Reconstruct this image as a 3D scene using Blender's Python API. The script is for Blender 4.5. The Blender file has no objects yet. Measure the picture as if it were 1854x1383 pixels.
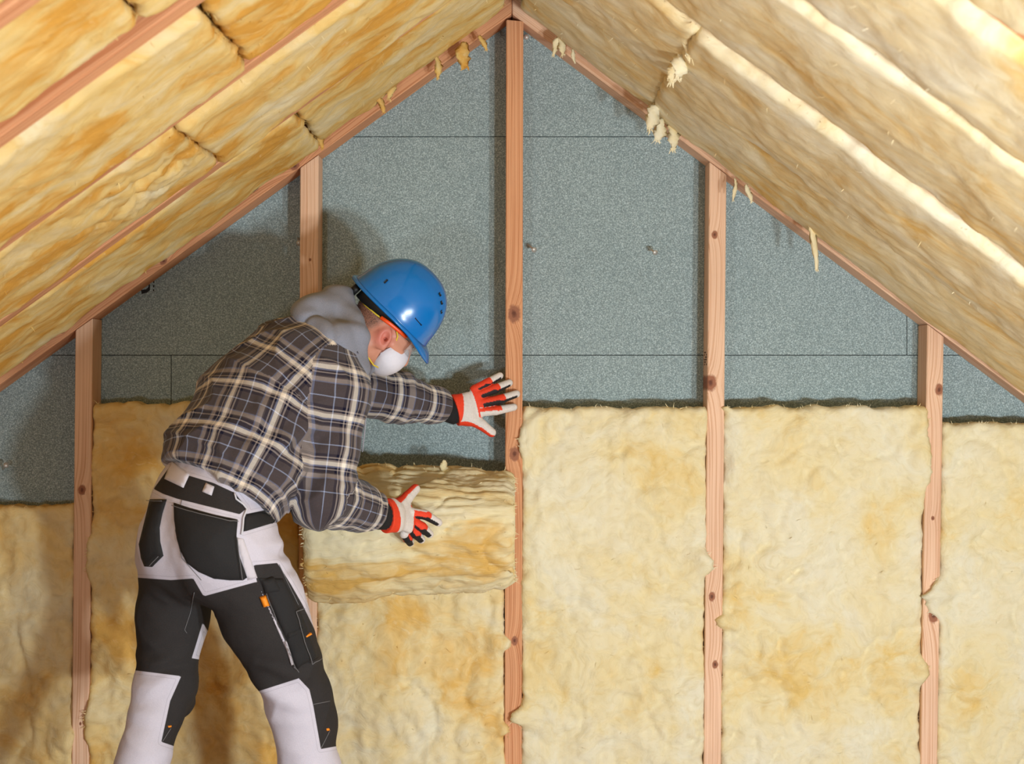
import bpy, bmesh, math, random
import numpy as np
from mathutils import Vector, Matrix, Quaternion
from mathutils.bvhtree import BVHTree

# ------------------------------------------------------------------ camera, world, lights, exposure
W, H, FPX = 1854.0, 1383.0, 2925.0
CAMZ = 1.38
scene = bpy.context.scene
COL = scene.collection
cam_d = bpy.data.cameras.new('camera')
cam_d.sensor_width = 36.0
cam_d.lens = FPX / W * 36.0
cam_d.dof.use_dof = True
cam_d.dof.focus_distance = 4.75
cam_d.dof.aperture_fstop = 4.5
cam = bpy.data.objects.new('camera', cam_d)
cam.location = (0, 0, CAMZ)
cam.rotation_euler = (math.pi / 2, 0, 0)
COL.objects.link(cam)
scene.camera = cam

world = bpy.data.worlds.new('daylight')
world.use_nodes = True
wb = world.node_tree.nodes['Background']
wb.inputs[0].default_value = (0.80, 0.90, 1.0, 1)
wb.inputs[1].default_value = 0.48
scene.world = world

def area(name, loc, target, size, power, color):
    l = bpy.data.lights.new(name, 'AREA')
    l.shape = 'DISK'; l.size = size; l.energy = power; l.color = color
    o = bpy.data.objects.new(name, l)
    o.location = loc
    o.rotation_euler = (Vector(target) - Vector(loc)).to_track_quat('-Z', 'Y').to_euler()
    COL.objects.link(o)
    return o
# the twin work lamp standing low on the attic floor, right of the camera
area('work_lamp_light', (1.36, 0.85, 0.34), (0.05, 5.0, 1.45), 0.22, 90, (0.87, 0.96, 1.0))
area('work_lamp_light', (1.92, 0.95, 0.34), (0.25, 5.0, 1.45), 0.22, 90, (0.87, 0.96, 1.0))
# a second, weaker lamp on the floor left of the photographer
area('fill_lamp_light', (-1.25, 0.35, 0.55), (0.5, 5.0, 1.75), 0.30, 30, (0.95, 0.98, 1.0))
scene.cycles.max_bounces = 6
scene.cycles.diffuse_bounces = 4
scene.cycles.glossy_bounces = 2
scene.cycles.transmission_bounces = 4

vs = scene.view_settings
vs.view_transform = 'Standard'
vs.look = 'None'
vs.exposure = -0.46
vs.gamma = 1.0
vs.use_curve_mapping = False

# ------------------------------------------------------------------ helpers
def P(px, py, Y):
    """the point at depth Y on the ray through a pixel of the 1854x1383 frame"""
    return Vector(((px - W / 2) * Y / FPX, Y, CAMZ - (py - H / 2) * Y / FPX))

def srgb(r, g, b):
    f = lambda c: c / 12.92 if c <= 0.04045 else ((c + 0.055) / 1.055) ** 2.4
    return (f(r / 255), f(g / 255), f(b / 255), 1)

def tag(o, label=None, cat=None, group=None, kind=None):
    if label: o['label'] = label
    if cat: o['category'] = cat
    if group: o['group'] = group
    if kind: o['kind'] = kind
    return o

def empty(name, loc=(0, 0, 0)):
    o = bpy.data.objects.new(name, None)
    o.location = loc
    o.empty_display_size = 0.1
    COL.objects.link(o)
    return o

def link(name, me, mat, parent=None, smooth=True):
    o = bpy.data.objects.new(name, me)
    COL.objects.link(o)
    if mat is not None:
        me.materials.clear(); me.materials.append(mat)
    if smooth and len(me.polygons):
        me.polygons.foreach_set('use_smooth', [True] * len(me.polygons))
    if parent is not None:
        o.parent = parent
        o.matrix_parent_inverse = parent_world(parent).inverted()
    return o

def parent_world(o):
    m = o.matrix_basis.copy()
    if o.parent is not None:
        m = parent_world(o.parent) @ o.matrix_parent_inverse @ m
    return m

def mesh_np(name, V, F):
    me = bpy.data.meshes.new(name)
    me.from_pydata(np.asarray(V, dtype=float).tolist(), [], F.tolist() if isinstance(F, np.ndarray) else F)
    me.update()
    return me

_rng = np.random.RandomState(7)
_perm = _rng.permutation(256)
_perm = np.concatenate([_perm, _perm, _perm])
_grad = _rng.normal(size=(256, 3)); _grad /= np.linalg.norm(_grad, axis=1)[:, None]

def pnoise(x, y, z):
    """vectorised gradient noise, about -0.7 .. 0.7"""
    x, y, z = np.broadcast_arrays(np.asarray(x, float), np.asarray(y, float), np.asarray(z, float))
    xi, yi, zi = np.floor(x).astype(int), np.floor(y).astype(int), np.floor(z).astype(int)
    xf, yf, zf = x - xi, y - yi, z - zi
    u, v, w = (t * t * t * (t * (t * 6 - 15) + 10) for t in (xf, yf, zf))
    r = 0
    for dx in (0, 1):
        for dy in (0, 1):
            for dz in (0, 1):
                h = _perm[_perm[_perm[(xi + dx) & 255] + ((yi + dy) & 255)] + ((zi + dz) & 255)]
                g = _grad[h]
                dot = g[..., 0] * (xf - dx) + g[..., 1] * (yf - dy) + g[..., 2] * (zf - dz)
                r = r + dot * (u if dx else 1 - u) * (v if dy else 1 - v) * (w if dz else 1 - w)
    return r

def fbm(x, y, z, oct=4, gain=0.5):
    r, a, f = 0, 1, 1
    for k in range(oct):
        r = r + a * pnoise(x * f + 13.7 * k, y * f + 5.1 * k, z * f)
        a *= gain; f *= 2.03
    return r

def ridge(x, y, z):
    return 1 - np.minimum(np.abs(pnoise(x, y, z)) * 3.2, 1)

# ------------------------------------------------------------------ materials
class NT:
    def __init__(s, name):
        s.m = bpy.data.materials.new(name); s.m.use_nodes = True
        s.t = s.m.node_tree; s.b = s.t.nodes['Principled BSDF']
    def n(s, typ, **kw):
        nd = s.t.nodes.new(typ)
        for k, v in kw.items():
            setattr(nd, k, v)
        return nd
    def l(s, a, b):
        s.t.links.new(a, b)
    def math(s, op, a, b=None, c=None, clamp=False):
        nd = s.n('ShaderNodeMath', operation=op, use_clamp=clamp)
        for i, v in enumerate((a, b, c)):
            if v is None: continue
            if isinstance(v, (int, float)): nd.inputs[i].default_value = v
            else: s.l(v, nd.inputs[i])
        return nd.outputs[0]
    def mix(s, fac, a, b, blend='MIX'):
        nd = s.n('ShaderNodeMix', data_type='RGBA', blend_type=blend)
        for i, v in ((0, fac), (6, a), (7, b)):
            if isinstance(v, (int, float)): nd.inputs[i].default_value = v
            elif isinstance(v, tuple): nd.inputs[i].default_value = v
            else: s.l(v, nd.inputs[i])
        return nd.outputs[2]
    def noise(s, vec, scale, detail=3, rough=0.5, dist=0.0):
        nd = s.n('ShaderNodeTexNoise')
        nd.inputs['Scale'].default_value = scale; nd.inputs['Detail'].default_value = detail
        nd.inputs['Roughness'].default_value = rough; nd.inputs['Distortion'].default_value = dist
        if vec is not None: s.l(vec, nd.inputs['Vector'])
        return nd.outputs['Fac']
    def mapping(s, vec, scale=(1, 1, 1), loc=(0, 0, 0), rot=(0, 0, 0)):
        nd = s.n('ShaderNodeMapping')
        nd.inputs['Scale'].default_value = scale; nd.inputs['Location'].default_value = loc
        nd.inputs['Rotation'].default_value = rot
        s.l(vec, nd.inputs['Vector'])
        return nd.outputs[0]
    def ramp(s, fac, stops, interp='LINEAR'):
        nd = s.n('ShaderNodeValToRGB'); cr = nd.color_ramp; cr.interpolation = interp
        while len(cr.elements) < len(stops): cr.elements.new(0.5)
        for e, (p, c) in zip(cr.elements, stops):
            e.position = p; e.color = c if len(c) == 4 else (*c, 1)
        s.l(fac, nd.inputs[0])
        return nd.outputs[0]
    def bump(s, h, strength, dist):
        nd = s.n('ShaderNodeBump')
        nd.inputs['Strength'].default_value = strength; nd.inputs['Distance'].default_value = dist
        s.l(h, nd.inputs['Height']); s.l(nd.outputs[0], s.b.inputs['Normal'])
    def obj(s):
        return s.n('ShaderNodeTexCoord').outputs['Object']
    def uv(s):
        return s.n('ShaderNodeTexCoord').outputs['UV']
    def set(s, **kw):
        for k, v in kw.items():
            s.b.inputs[k.replace('_', ' ')].default_value = v
        return s

def simple(name, col, rough=0.6, metal=0.0, noise_amt=0.0, scale=60, bump=0.0):
    t = NT(name); t.set(Roughness=rough, Metallic=metal)
    v = t.obj()
    if noise_amt or bump:
        f = t.noise(v, scale, 4)
        d = tuple(c * (1 - noise_amt) for c in col[:3]) + (1,)
        e = tuple(min(1, c * (1 + noise_amt)) for c in col[:3]) + (1,)
        t.l(t.mix(f, d, e), t.b.inputs['Base Color'])
        if bump: t.bump(f, 0.6, bump)
    else:
        t.b.inputs['Base Color'].default_value = col
    return t.m

def wool_material(name, pale, mid, deep, mean, off, stretch=(1, 1, 1), deepfrom=0.60, fibre=(9, 34, 16), relief=0.004):
    """glass wool: blotches of cream, yellow and ochre binder, drawn-out fibres, soft relief"""
    t = NT(name); t.set(Roughness=0.95)
    t.b.inputs['Specular IOR Level'].default_value = 0.12
    v = t.mapping(t.obj(), scale=stretch, loc=off)
    warp = t.n('ShaderNodeTexNoise'); warp.inputs['Scale'].default_value = 4.5; warp.inputs['Detail'].default_value = 3
    t.l(v, warp.inputs['Vector'])
    vm = t.n('ShaderNodeVectorMath', operation='MULTIPLY_ADD')
    t.l(warp.outputs['Color'], vm.inputs[0]); vm.inputs[1].default_value = (0.30, 0.30, 0.30); t.l(v, vm.inputs[2])
    wv = vm.outputs[0]
    blot = t.noise(wv, 4.2, 4, 0.6, 0.2)
    col = t.ramp(blot, [(0.30 + mean, pale), (0.50 + mean, mid), (deepfrom + mean, deep)])
    fib = t.noise(t.mapping(wv, scale=fibre), 2.6, 4, 0.62)
    fib2 = t.noise(t.mapping(wv, scale=(30, 12, 60)), 1.6, 3, 0.6)
    light = t.ramp(fib, [(0.33, (0.88, 0.85, 0.76)), (0.5, (1, 1, 1)), (0.72, (1.03, 1.05, 1.10))])
    col = t.mix(0.5, col, light, 'MULTIPLY')
    fl = t.ramp(fib2, [(0.60, (0, 0, 0)), (0.76, (1, 1, 1))])
    col = t.mix(t.math('MULTIPLY', fl, 0.30), col, tuple(min(1, c * 1.12) for c in pale[:3]) + (1,))
    t.l(col, t.b.inputs['Base Color'])
    hgt = t.math('ADD', fib, t.math('MULTIPLY', fib2, 0.7))
    t.bump(hgt, 0.55, relief)
    return t.m

def wood_material(name, base, dark, knots=(), seed=0.0, kaxis='x'):
    """sawn pine, the grain runs along local z; knots = (x, z, radius) in local metres on the front face"""
    t = NT(name); t.set(Roughness=0.72)
    t.b.inputs['Specular IOR Level'].default_value = 0.25
    v = t.obj()
    sep = t.n('ShaderNodeSeparateXYZ'); t.l(v, sep.inputs[0])
    x, y, z = sep.outputs
    kmask = None; push = None
    for kx, kz, kr in knots:
        dx = t.math('SUBTRACT', x if kaxis == 'x' else y, kx); dz = t.math('MULTIPLY', t.math('SUBTRACT', z, kz), 0.72)
        d = t.math('SQRT', t.math('ADD', t.math('MULTIPLY', dx, dx), t.math('MULTIPLY', dz, dz)))
        d = t.math('ADD', d, t.math('MULTIPLY', t.math('SUBTRACT', t.noise(v, 90, 2), 0.5), kr * 0.5))
        m = t.math('SUBTRACT', 1.0, t.math('DIVIDE', d, kr, clamp=True))
        kmask = m if kmask is None else t.math('MAXIMUM', kmask, m)
        p = t.math('MULTIPLY', t.math('EXPONENT', t.math('MULTIPLY', t.math('DIVIDE', d, kr * 2.2), -1.0)), kr * 1.6)
        push = p if push is None else t.math('ADD', push, p)
    gx = t.math('ADD', x, t.math('MULTIPLY', y, 0.7))
    if push is not None: gx = t.math('ADD', gx, push)
    wig = t.noise(t.mapping(v, scale=(4, 4, 1.2), loc=(seed, seed * 1.7, seed * 0.6)), 2.0, 3)
    gx = t.math('ADD', gx, t.math('MULTIPLY', wig, 0.014))
    comb = t.n('ShaderNodeCombineXYZ')
    t.l(t.math('MULTIPLY', gx, 300), comb.inputs[0]); t.l(t.math('MULTIPLY', z, 1.4), comb.inputs[1]); comb.inputs[2].default_value = seed
    rings = t.noise(comb.outputs[0], 1.0, 2, 0.5)
    rc = t.ramp(rings, [(0.36, dark), (0.54, base), (1.0, tuple(min(1, c * 1.07) for c in base[:3]) + (1,))])
    tone = t.noise(t.mapping(v, scale=(3, 3, 1.0), loc=(seed, 0, seed)), 2.2, 4)
    rc = t.mix(0.55, rc, t.ramp(tone, [(0.3, (0.80, 0.72, 0.66)), (0.62, (1.06, 1.04, 1.02))]), 'MULTIPLY')
    if kmask is not None:
        rc = t.mix(t.ramp(kmask, [(0.02, (0, 0, 0)), (0.30, (1, 1, 1))]), rc, srgb(158, 104, 78))
        rc = t.mix(t.ramp(kmask, [(0.55, (0, 0, 0)), (0.85, (1, 1, 1))]), rc, srgb(108, 66, 50))
    t.l(rc, t.b.inputs['Base Color'])
    t.bump(t.math('ADD', rings, t.math('MULTIPLY', t.noise(v, 300, 2), 0.3)), 0.3, 0.0012)
    return t.m

def board_material(name, a, b, off):
    t = NT(name); t.set(Roughness=0.85)
    t.b.inputs['Specular IOR Level'].default_value = 0.15
    v = t.mapping(t.obj(), loc=off)
    f = t.noise(v, 250, 1, 0.6)
    g = t.noise(v, 3.0, 4)
    c = t.ramp(f, [(0.32, tuple(x * 0.72 for x in a[:3])), (0.48, a[:3]), (0.62, b[:3]), (0.74, tuple(min(1, x * 1.4) for x in b[:3]))])
    c = t.mix(0.35, c, t.ramp(g, [(0.35, (0.86, 0.88, 0.88)), (0.65, (1.06, 1.05, 1.04))]), 'MULTIPLY')
    t.l(c, t.b.inputs['Base Color'])
    t.bump(f, 0.35, 0.001)
    return t.m

# ------------------------------------------------------------------ the attic: dimensions
YS, YB = 5.0, 5.115                       # front of the studs, face of the sheathing
APEX = P(927, 40, YB).z                   # underside of the rafters at the ridge
SL, SR = 0.7235, 0.745                    # roof slopes left and right
AL, AR = math.atan(SL), math.atan(SR)
RAFT_Y = [4.30, 3.65, 3.02, 2.52, 1.95]   # centres of the rafters in front of the gable
RW, RD = 0.06, 0.18
Y_OPEN = -1.2                             # the attic goes on behind the camera and is open there

def slope(side):
    a = AL if side < 0 else AR
    s = Vector((side * math.cos(a), 0, -math.sin(a)))
    n = Vector((-side * math.sin(a), 0, -math.cos(a)))      # into the room
    return s, n

def roof_u(side, px, py, Y):
    """distance down the slope from the ridge of the point where the ray through a pixel meets depth Y"""
    p = P(px, py, Y)
    return abs(p.x) / math.cos(AL if side < 0 else AR)

def box_mesh(name, x0, x1, y0, y1, z0, z1, bevel=0.0, segs=1):
    bm = bmesh.new()
    bmesh.ops.create_cube(bm, size=1.0)
    for v in bm.verts:
        v.co = Vector((x0 + (v.co.x + .5) * (x1 - x0), y0 + (v.co.y + .5) * (y1 - y0), z0 + (v.co.z + .5) * (z1 - z0)))
    if bevel:
        bmesh.ops.bevel(bm, geom=bm.edges[:], offset=bevel, segments=segs, affect='EDGES', profile=0.5)
    me = bpy.data.meshes.new(name)
    bm.to_mesh(me); bm.free()
    return me

# ---- floor and roof decks
floor_m = simple('floor_boards', srgb(176, 140, 100), 0.8, noise_amt=0.12, scale=8)
floor_o = link('floor', box_mesh('floor', -4.2, 4.2, Y_OPEN, YB + 0.02, -0.05, 0.0), floor_m, smooth=False)
tag(floor_o, 'wooden attic floor below the studs', kind='structure')
deck_m = simple('roof_deck', srgb(150, 112, 76), 0.85, noise_amt=0.15, scale=14)
for side in (-1, 1):
    s, n = slope(side)
    bm = bmesh.new()
    r0 = Vector((0, 0, APEX))
    vs_ = []
    for off in (RD + 0.005, RD + 0.025):
        o = -n * off
        ridge_pt = r0 + o
        t0 = -ridge_pt.x / s.x
        for t in (t0, 4.25):
            for y in (Y_OPEN, YB + 0.02):
                q = ridge_pt + s * t
                vs_.append(bm.verts.new((q.x, y, q.z)))
    for f in ((0, 1, 3, 2), (4, 6, 7, 5), (0, 4, 5, 1), (2, 3, 7, 6), (0, 2, 6, 4), (1, 5, 7, 3)):
        bm.faces.new([vs_[i] for i in f])
    bmesh.ops.recalc_face_normals(bm, faces=bm.faces[:])
    me = bpy.data.meshes.new('ceiling'); bm.to_mesh(me); bm.free()
    tag(link('ceiling', me, deck_m, smooth=False), 'sloping roof deck above the rafters on the %s' % ('left' if side < 0 else 'right'), kind='structure')

# ---- gable wall: a backing with grey-green boards in front of it, joints open by a few millimetres
zj1 = P(927, 247.5, YB).z
zj2 = P(927, 643, YB).z
back_me = bpy.data.meshes.new('wall_back')
zt = APEX + 0.30
back_me.from_pydata([(-4.1, YB + .014, -.02), (4.1, YB + .014, -.02), (0, YB + .014, zt + .05), (-4.1, YB + .06, -.02), (4.1, YB + .06, -.02), (0, YB + .06, zt + .05)], [],
                    [(0, 1, 2), (5, 4, 3), (0, 3, 4, 1), (1, 4, 5, 2), (2, 5, 3, 0)])
wall = link('wall_back', back_me, simple('board_joint', srgb(58, 62, 60), 0.9), smooth=False)
tag(wall, 'gable end wall of grey green boards behind the studs', kind='structure')
J = 0.0012
xv3, xv2 = P(310, 690, YB).x, P(1642, 600, YB).x
def roof_x(z, side):
    return side * max(0.0, (APEX + 0.2 - z) / (SL if side < 0 else SR))
def panel(x0, x1, z0, z1, mat):
    """a board clipped to the roof triangle"""
    poly = []
    zs = np.linspace(z0, z1, 9)
    L = [(max(x0, roof_x(z, -1)), z) for z in zs]
    R = [(min(x1, roof_x(z, 1)), z) for z in zs]
    pts = [p for p in L] + [p for p in reversed(R)]
    bm = bmesh.new()
    f = bm.faces.new([bm.verts.new((p[0], YB, p[1])) for p in pts])
    r = bmesh.ops.extrude_face_region(bm, geom=[f])
    for v in [g for g in r['geom'] if isinstance(g, bmesh.types.BMVert)]:
        v.co.y += 0.0125
    bmesh.ops.remove_doubles(bm, verts=bm.verts[:], dist=1e-5)
    bmesh.ops.recalc_face_normals(bm, faces=bm.faces[:])
    me = bpy.data.meshes.new('panel'); bm.to_mesh(me); bm.free()
    link('panel', me, mat, wall, smooth=False)
bA, bB = srgb(142, 159, 161), srgb(166, 181, 183)
bmats = [board_material('gable_board', bA, bB, (k * 1.3, k * 2.1, 0)) for k in range(3)]
zb = zj2 - (zj1 - zj2) * 1.02
panel(-3.6, 3.6, zj1 + J, APEX + 0.19, bmats[0])
panel(-3.6, xv2 - J, zj2 + J, zj1 - J, bmats[1])
panel(xv2 + J, 3.6, zj2 + J, zj1 - J, bmats[2])
panel(-3.6, xv3 - J, zb + J, zj2 - J, bmats[2])
panel(xv3 + J, 3.6, zb + J, zj2 - J, bmats[0])
panel(-3.6, 3.6, 0.0, zb - J, bmats[1])
# printed marks on the boards
ink = simple('ink', srgb(18, 18, 20), 0.8)
def flat_print(name, polys, parent, mat, y):
    bm = bmesh.new()
    for poly in polys:
        bm.faces.new([bm.verts.new(P(px, py, y)) for px, py in poly])
    r = bmesh.ops.extrude_face_region(bm, geom=bm.faces[:])
    for v in [g for g in r['geom'] if isinstance(g, bmesh.types.BMVert)]: v.co.y += 0.0006
    bmesh.ops.recalc_face_normals(bm, faces=bm.faces[:])
    me = bpy.data.meshes.new(name); bm.to_mesh(me); bm.free()
    return link(name, me, mat, parent, smooth=False)
flat_print('printed_letter', [[(255, 525), (265, 523.5), (269, 519), (269, 515), (271.5, 514.5), (271.5, 525), (266, 530), (256.5, 532)]], wall, ink, YB - 0.0005)
flat_print('printed_dashes', [[(277, 516), (279.5, 516), (279.5, 520), (277, 520)], [(277, 523.5), (279, 523.5), (279, 527), (277, 527)], [(277, 509), (279.5, 508), (279.5, 512), (277, 512)]], wall, ink, YB - 0.0005)

# ------------------------------------------------------------------ timber
PINE, PINE_D = srgb(238, 200, 170), srgb(216, 168, 134)
PINE_O, PINE_OD = srgb(224, 166, 124), srgb(196, 130, 88)

def beam(name, base, xdir, ydir, zdir, w, d, L, mat, label, cat, group=None, bevel=0.003):
    me = box_mesh(name, -w / 2, w / 2, 0, d, 0, L, bevel)
    o = link(name, me, mat, smooth=False)
    m = Matrix((xdir, ydir, zdir)).transposed().to_4x4()
    m.translation = base
    o.matrix_world = m
    tag(o, label, cat, group)
    return o

# studs: (px at the top, px at the bottom, width px, knots as (offset from centre px, py, radius px))
STUDS = [
    (152, 145, 31, [(-1, 887, 9), (0, 1310, 3)], 'pine wall stud at the far left of the gable, left of the worker', PINE, PINE_D),
    (560, 556, 33, [(2, 470, 3)], 'pine wall stud partly hidden behind the bending worker', PINE, PINE_D),
    (932, 929, 31, [(0, 568, 15), (1, 822, 12), (2, 1160, 8), (6, 1290, 6)], 'tall central pine stud reaching up to the ridge', PINE_O, PINE_OD),
    (1300, 1290, 31, [(-5, 425, 7), (-10, 693, 14), (-4, 1080, 8), (3, 1203, 7)], 'pine wall stud right of the central stud with small knots', PINE, PINE_D),
    (1694, 1682, 30, [(8, 705, 10), (4, 1115, 12), (0, 938, 4)], 'short pine wall stud nearest the right edge with a notched face', PINE, PINE_D),
]
stud_x = []
for k, (pt, pb, wp, knots, label, c0, c1) in enumerate(STUDS):
    xt, xb = P(pt, 691, YS).x, P(pb, 691, YS).x
    w = wp * YS / FPX
    top_py = {0: 590, 1: 290, 2: 30, 3: 300, 4: 600}[k]
    zt_ = P(0, top_py, YS).z
    lean = (xt - xb) / (zt_ - P(0, 1383, YS).z)
    x_at = lambda z: xt + (z - zt_) * lean
    base = Vector((x_at(0.045), YS, 0.045))
    side = -1 if xt < 0 else 1
    z_hi = APEX - abs(xt) * (SL if side < 0 else SR)
    zdir = Vector((lean, 0, 1)).normalized()
    kl = []
    for ox, py, r in knots:
        z = P(0, py, YS).z
        kl.append((ox * YS / FPX, (z - base.z), r * YS / FPX * 0.9))
    mat = wood_material('pine_stud', c0, c1, kl, seed=k * 3.1 + 1)
    L = z_hi - base.z + w * 0.6
    xdir = Vector((1, 0, -lean)).normalized()
    o = beam('wall_stud', base, xdir, Vector((0, 1, 0)), zdir, w, YB - YS - 0.001, L, mat, label, 'wall stud', 'studs of the gable wall')
    # cut the top to the slope of the rafter it carries
    for v in o.data.vertices:
        if v.co.z > L * 0.6:
            xw = base.x + v.co.x
            if k == 2:
                zz = APEX - abs(xw) * SL - 0.004
            else:
                zz = APEX - abs(xw + (L * lean)) * (SL if side < 0 else SR) - 0.002
            v.co.z = min(v.co.z, zz - base.z) if k == 2 else zz - base.z - (0 if v.co.z > L - 0.002 else 0.002)
    stud_x.append((xt, lean, zt_, w, o))
def stud_edge(k, z, sgn):
    xt, lean, zt_, w, _ = stud_x[k]
    return xt + (z - zt_) * lean + sgn * w / 2
plate_m = wood_material('pine_plate', PINE, PINE_D, seed=9)
beam('sole_plate', Vector((-3.1, YS, 0.0225)), Vector((0, 0, -1)), Vector((0, 1, 0)), Vector((1, 0, 0)), 0.045, 0.113, 6.2, plate_m,
     'pine sole plate on the floor under the studs', 'sole plate')
# a paper-thin ink stamp on the side of the stud right of the centre
st = stud_x[3][4]
bm = bmesh.new()
for i in range(6):
    for j in range(3):
        if (i * 7 + j * 5) % 4 == 0: continue
        y0 = YS + 0.022 + j * 0.024; z0 = P(0, 636 + i * 4.4, YS).z
        xe = stud_edge(3, z0, -1) - 0.0006
        q = [(xe, y0, z0), (xe, y0 + 0.017, z0), (xe, y0 + 0.017, z0 - 0.0048), (xe, y0, z0 - 0.0048)]
        bm.faces.new([bm.verts.new(c) for c in q])
me = bpy.data.meshes.new('ink_stamp'); bm.to_mesh(me); bm.free()
link('ink_stamp', me, simple('stamp_ink', srgb(70, 46, 34), 0.8), st, smooth=False)

# rafters
ORD = ['over the gable wall', 'next to the gable rafter', 'third from the gable wall', 'fourth from the gable wall', 'fifth from the gable wall', 'nearest the camera']
rafters = {}
for side in (-1, 1):
    s, n = slope(side)
    word = 'left' if side < 0 else 'right'
    for i, yc in enumerate([None] + RAFT_Y):
        if i == 5: continue
        w = (YB - YS) if i == 0 else RW
        yc_ = (YS + YB) / 2 if i == 0 else yc
        top = Vector((0, yc_, APEX)) - n * 0.0
        # xdir = Y (width), ydir = away from the room, zdir = down the slope
        knots = []
        if side < 0 and i == 0:
            for px, py, r, ky in ((552, 277, 5, 0.035), (538, 304, 6, 0.012), (300, 478, 5, 0.012), (120, 592, 4, 0.02)):
                knots.append((ky, roof_u(-1, px, py, YS), r * YS / FPX * 1.3))
        mat = wood_material('pine_rafter', PINE if (i == 0 and side > 0) else PINE_O, PINE_D if (i == 0 and side > 0) else PINE_OD, knots, seed=i * 2.3 + side * 5 + 20, kaxis='y')
        zs_ = s; ys_ = -n; xs_ = ys_.cross(zs_)
        ov = RD * math.tan(AL if side < 0 else AR)
        o = beam('rafter', top, xs_, ys_, zs_, w - (0.002 if i == 0 else 0), RD, 3.98, mat,
                 'pine roof rafter on the %s slope, %s' % (word, ORD[i]), 'rafter', 'rafters of the %s slope' % word)
        # plumb cut at the ridge so that both slopes meet
        for v in o.data.vertices:
            if v.co.z < 0.1:
                v.co.z -= v.co.y * math.tan(AL if side < 0 else AR) - 0.0008
        rafters[(side, i)] = o

# ------------------------------------------------------------------ glass wool
PALE, MID, DEEP = srgb(232, 224, 196), srgb(232, 216, 170), srgb(228, 196, 124)
R_PALE, R_MID, R_DEEP = srgb(230, 216, 178), srgb(228, 196, 126), srgb(218, 162, 74)
wool_wall = [wool_material('glass_wool', PALE, MID, DEEP, 0.05, (k * 3.7, k * 1.9, k), deepfrom=0.66) for k in range(4)]
wool_warm = [wool_material('glass_wool_warm', srgb(230, 216, 178), srgb(230, 202, 142), srgb(222, 176, 96), 0.02, (k * 2.7 + 9, k * 1.3, k), deepfrom=0.64) for k in range(3)]
wool_left = [wool_material('glass_wool_left_slope', R_PALE, R_MID, R_DEEP, -0.02, (k * 1.7, k * 2.9, k * .6), (0.75, 1.15, 0.85), 0.62, (18, 22, 18), 0.0028) for k in range(4)]
wool_right = [wool_material('glass_wool_right_slope', srgb(236, 228, 202), srgb(234, 216, 172), srgb(226, 188, 116), 0.02, (k * 2.2 + 5, k * 1.1, k * 1.6), (0.75, 1.15, 0.85), 0.66, (18, 22, 18), 0.0022) for k in range(4)]

def fibre_ribbons(rng, pts, dirs, normals, Lr, wr):
    """thin curved ribbons rooted at pts"""
    V, F = [], []
    for p, d, nn in zip(pts, dirs, normals):
        L = rng.uniform(*Lr); w = rng.uniform(*wr)
        d = Vector(d).normalized(); nn = Vector(nn)
        side = d.cross(nn)
        if side.length < 1e-4: continue
        side.normalize()
        bend = Vector((rng.uniform(-1, 1), rng.uniform(-1, 1), rng.uniform(-1, 1))) * 0.6
        b = len(V); q = Vector(p)
        segs = 4
        for i in range(segs + 1):
            t = i / segs
            ww = w * (1 - 0.75 * t) * (0.7 + 0.6 * rng.random())
            V += [tuple(q - side * ww / 2), tuple(q + side * ww / 2)]
            q = q + (d + bend * t) * (L / segs)
        for i in range(segs):
            k = b + 2 * i
            F.append((k, k + 1, k + 3, k + 2))
    return V, F

def tuft_mesh(rng, p, d, L, w, droop=0.6):
    """a hanging shred of wool: a lumpy twisted rope that frays at the end"""
    V, F = [], []
    d = Vector(d).normalized(); q = Vector(p)
    nseg, nr = 9, 8
    a = d.orthogonal().normalized(); b = d.cross(a)
    ph = rng.uniform(0, 6)
    for i in range(nseg + 1):
        t = i / nseg
        r = w * (0.55 + 0.75 * math.sin(min(1, t * 1.15) * math.pi * 0.85)) * (1 - 0.45 * max(0, t - .75) * 4)
        for j in range(nr):
            an = 2 * math.pi * j / nr + t * 2.0
            rr = r * (1 + 0.35 * math.sin(3 * an + ph + 9 * t) + rng.uniform(-.22, .22))
            V.append(tuple(q + a * math.cos(an) * rr + b * math.sin(an) * rr * 0.5))
        step = d + Vector((math.sin(ph + 5 * t) * 0.28, math.cos(ph + 4 * t) * .12, -droop * t))
        q = q + step.normalized() * (L / nseg)
    for i in range(nseg):
        for j in range(nr):
            F.append((i * nr + j, i * nr + (j + 1) % nr, (i + 1) * nr + (j + 1) % nr, (i + 1) * nr + j))
    F.append(tuple(range(nr - 1, -1, -1)))
    F.append(tuple(nseg * nr + j for j in range(nr)))
    # fringe
    end = V[nseg * nr: nseg * nr + nr]
    v2, f2 = fibre_ribbons(rng, end, [Vector((rng.uniform(-.8, .8), rng.uniform(-.3, .3), -1)) for _ in end], [Vector((0, 1, 0))] * nr, (w * .3, w * 1.0), (w * .15, w * .4))
    o = len(V)
    V += v2; F += [tuple(i + o for i in f) for f in f2]
    return mesh_np('tuft', V, F)

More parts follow.
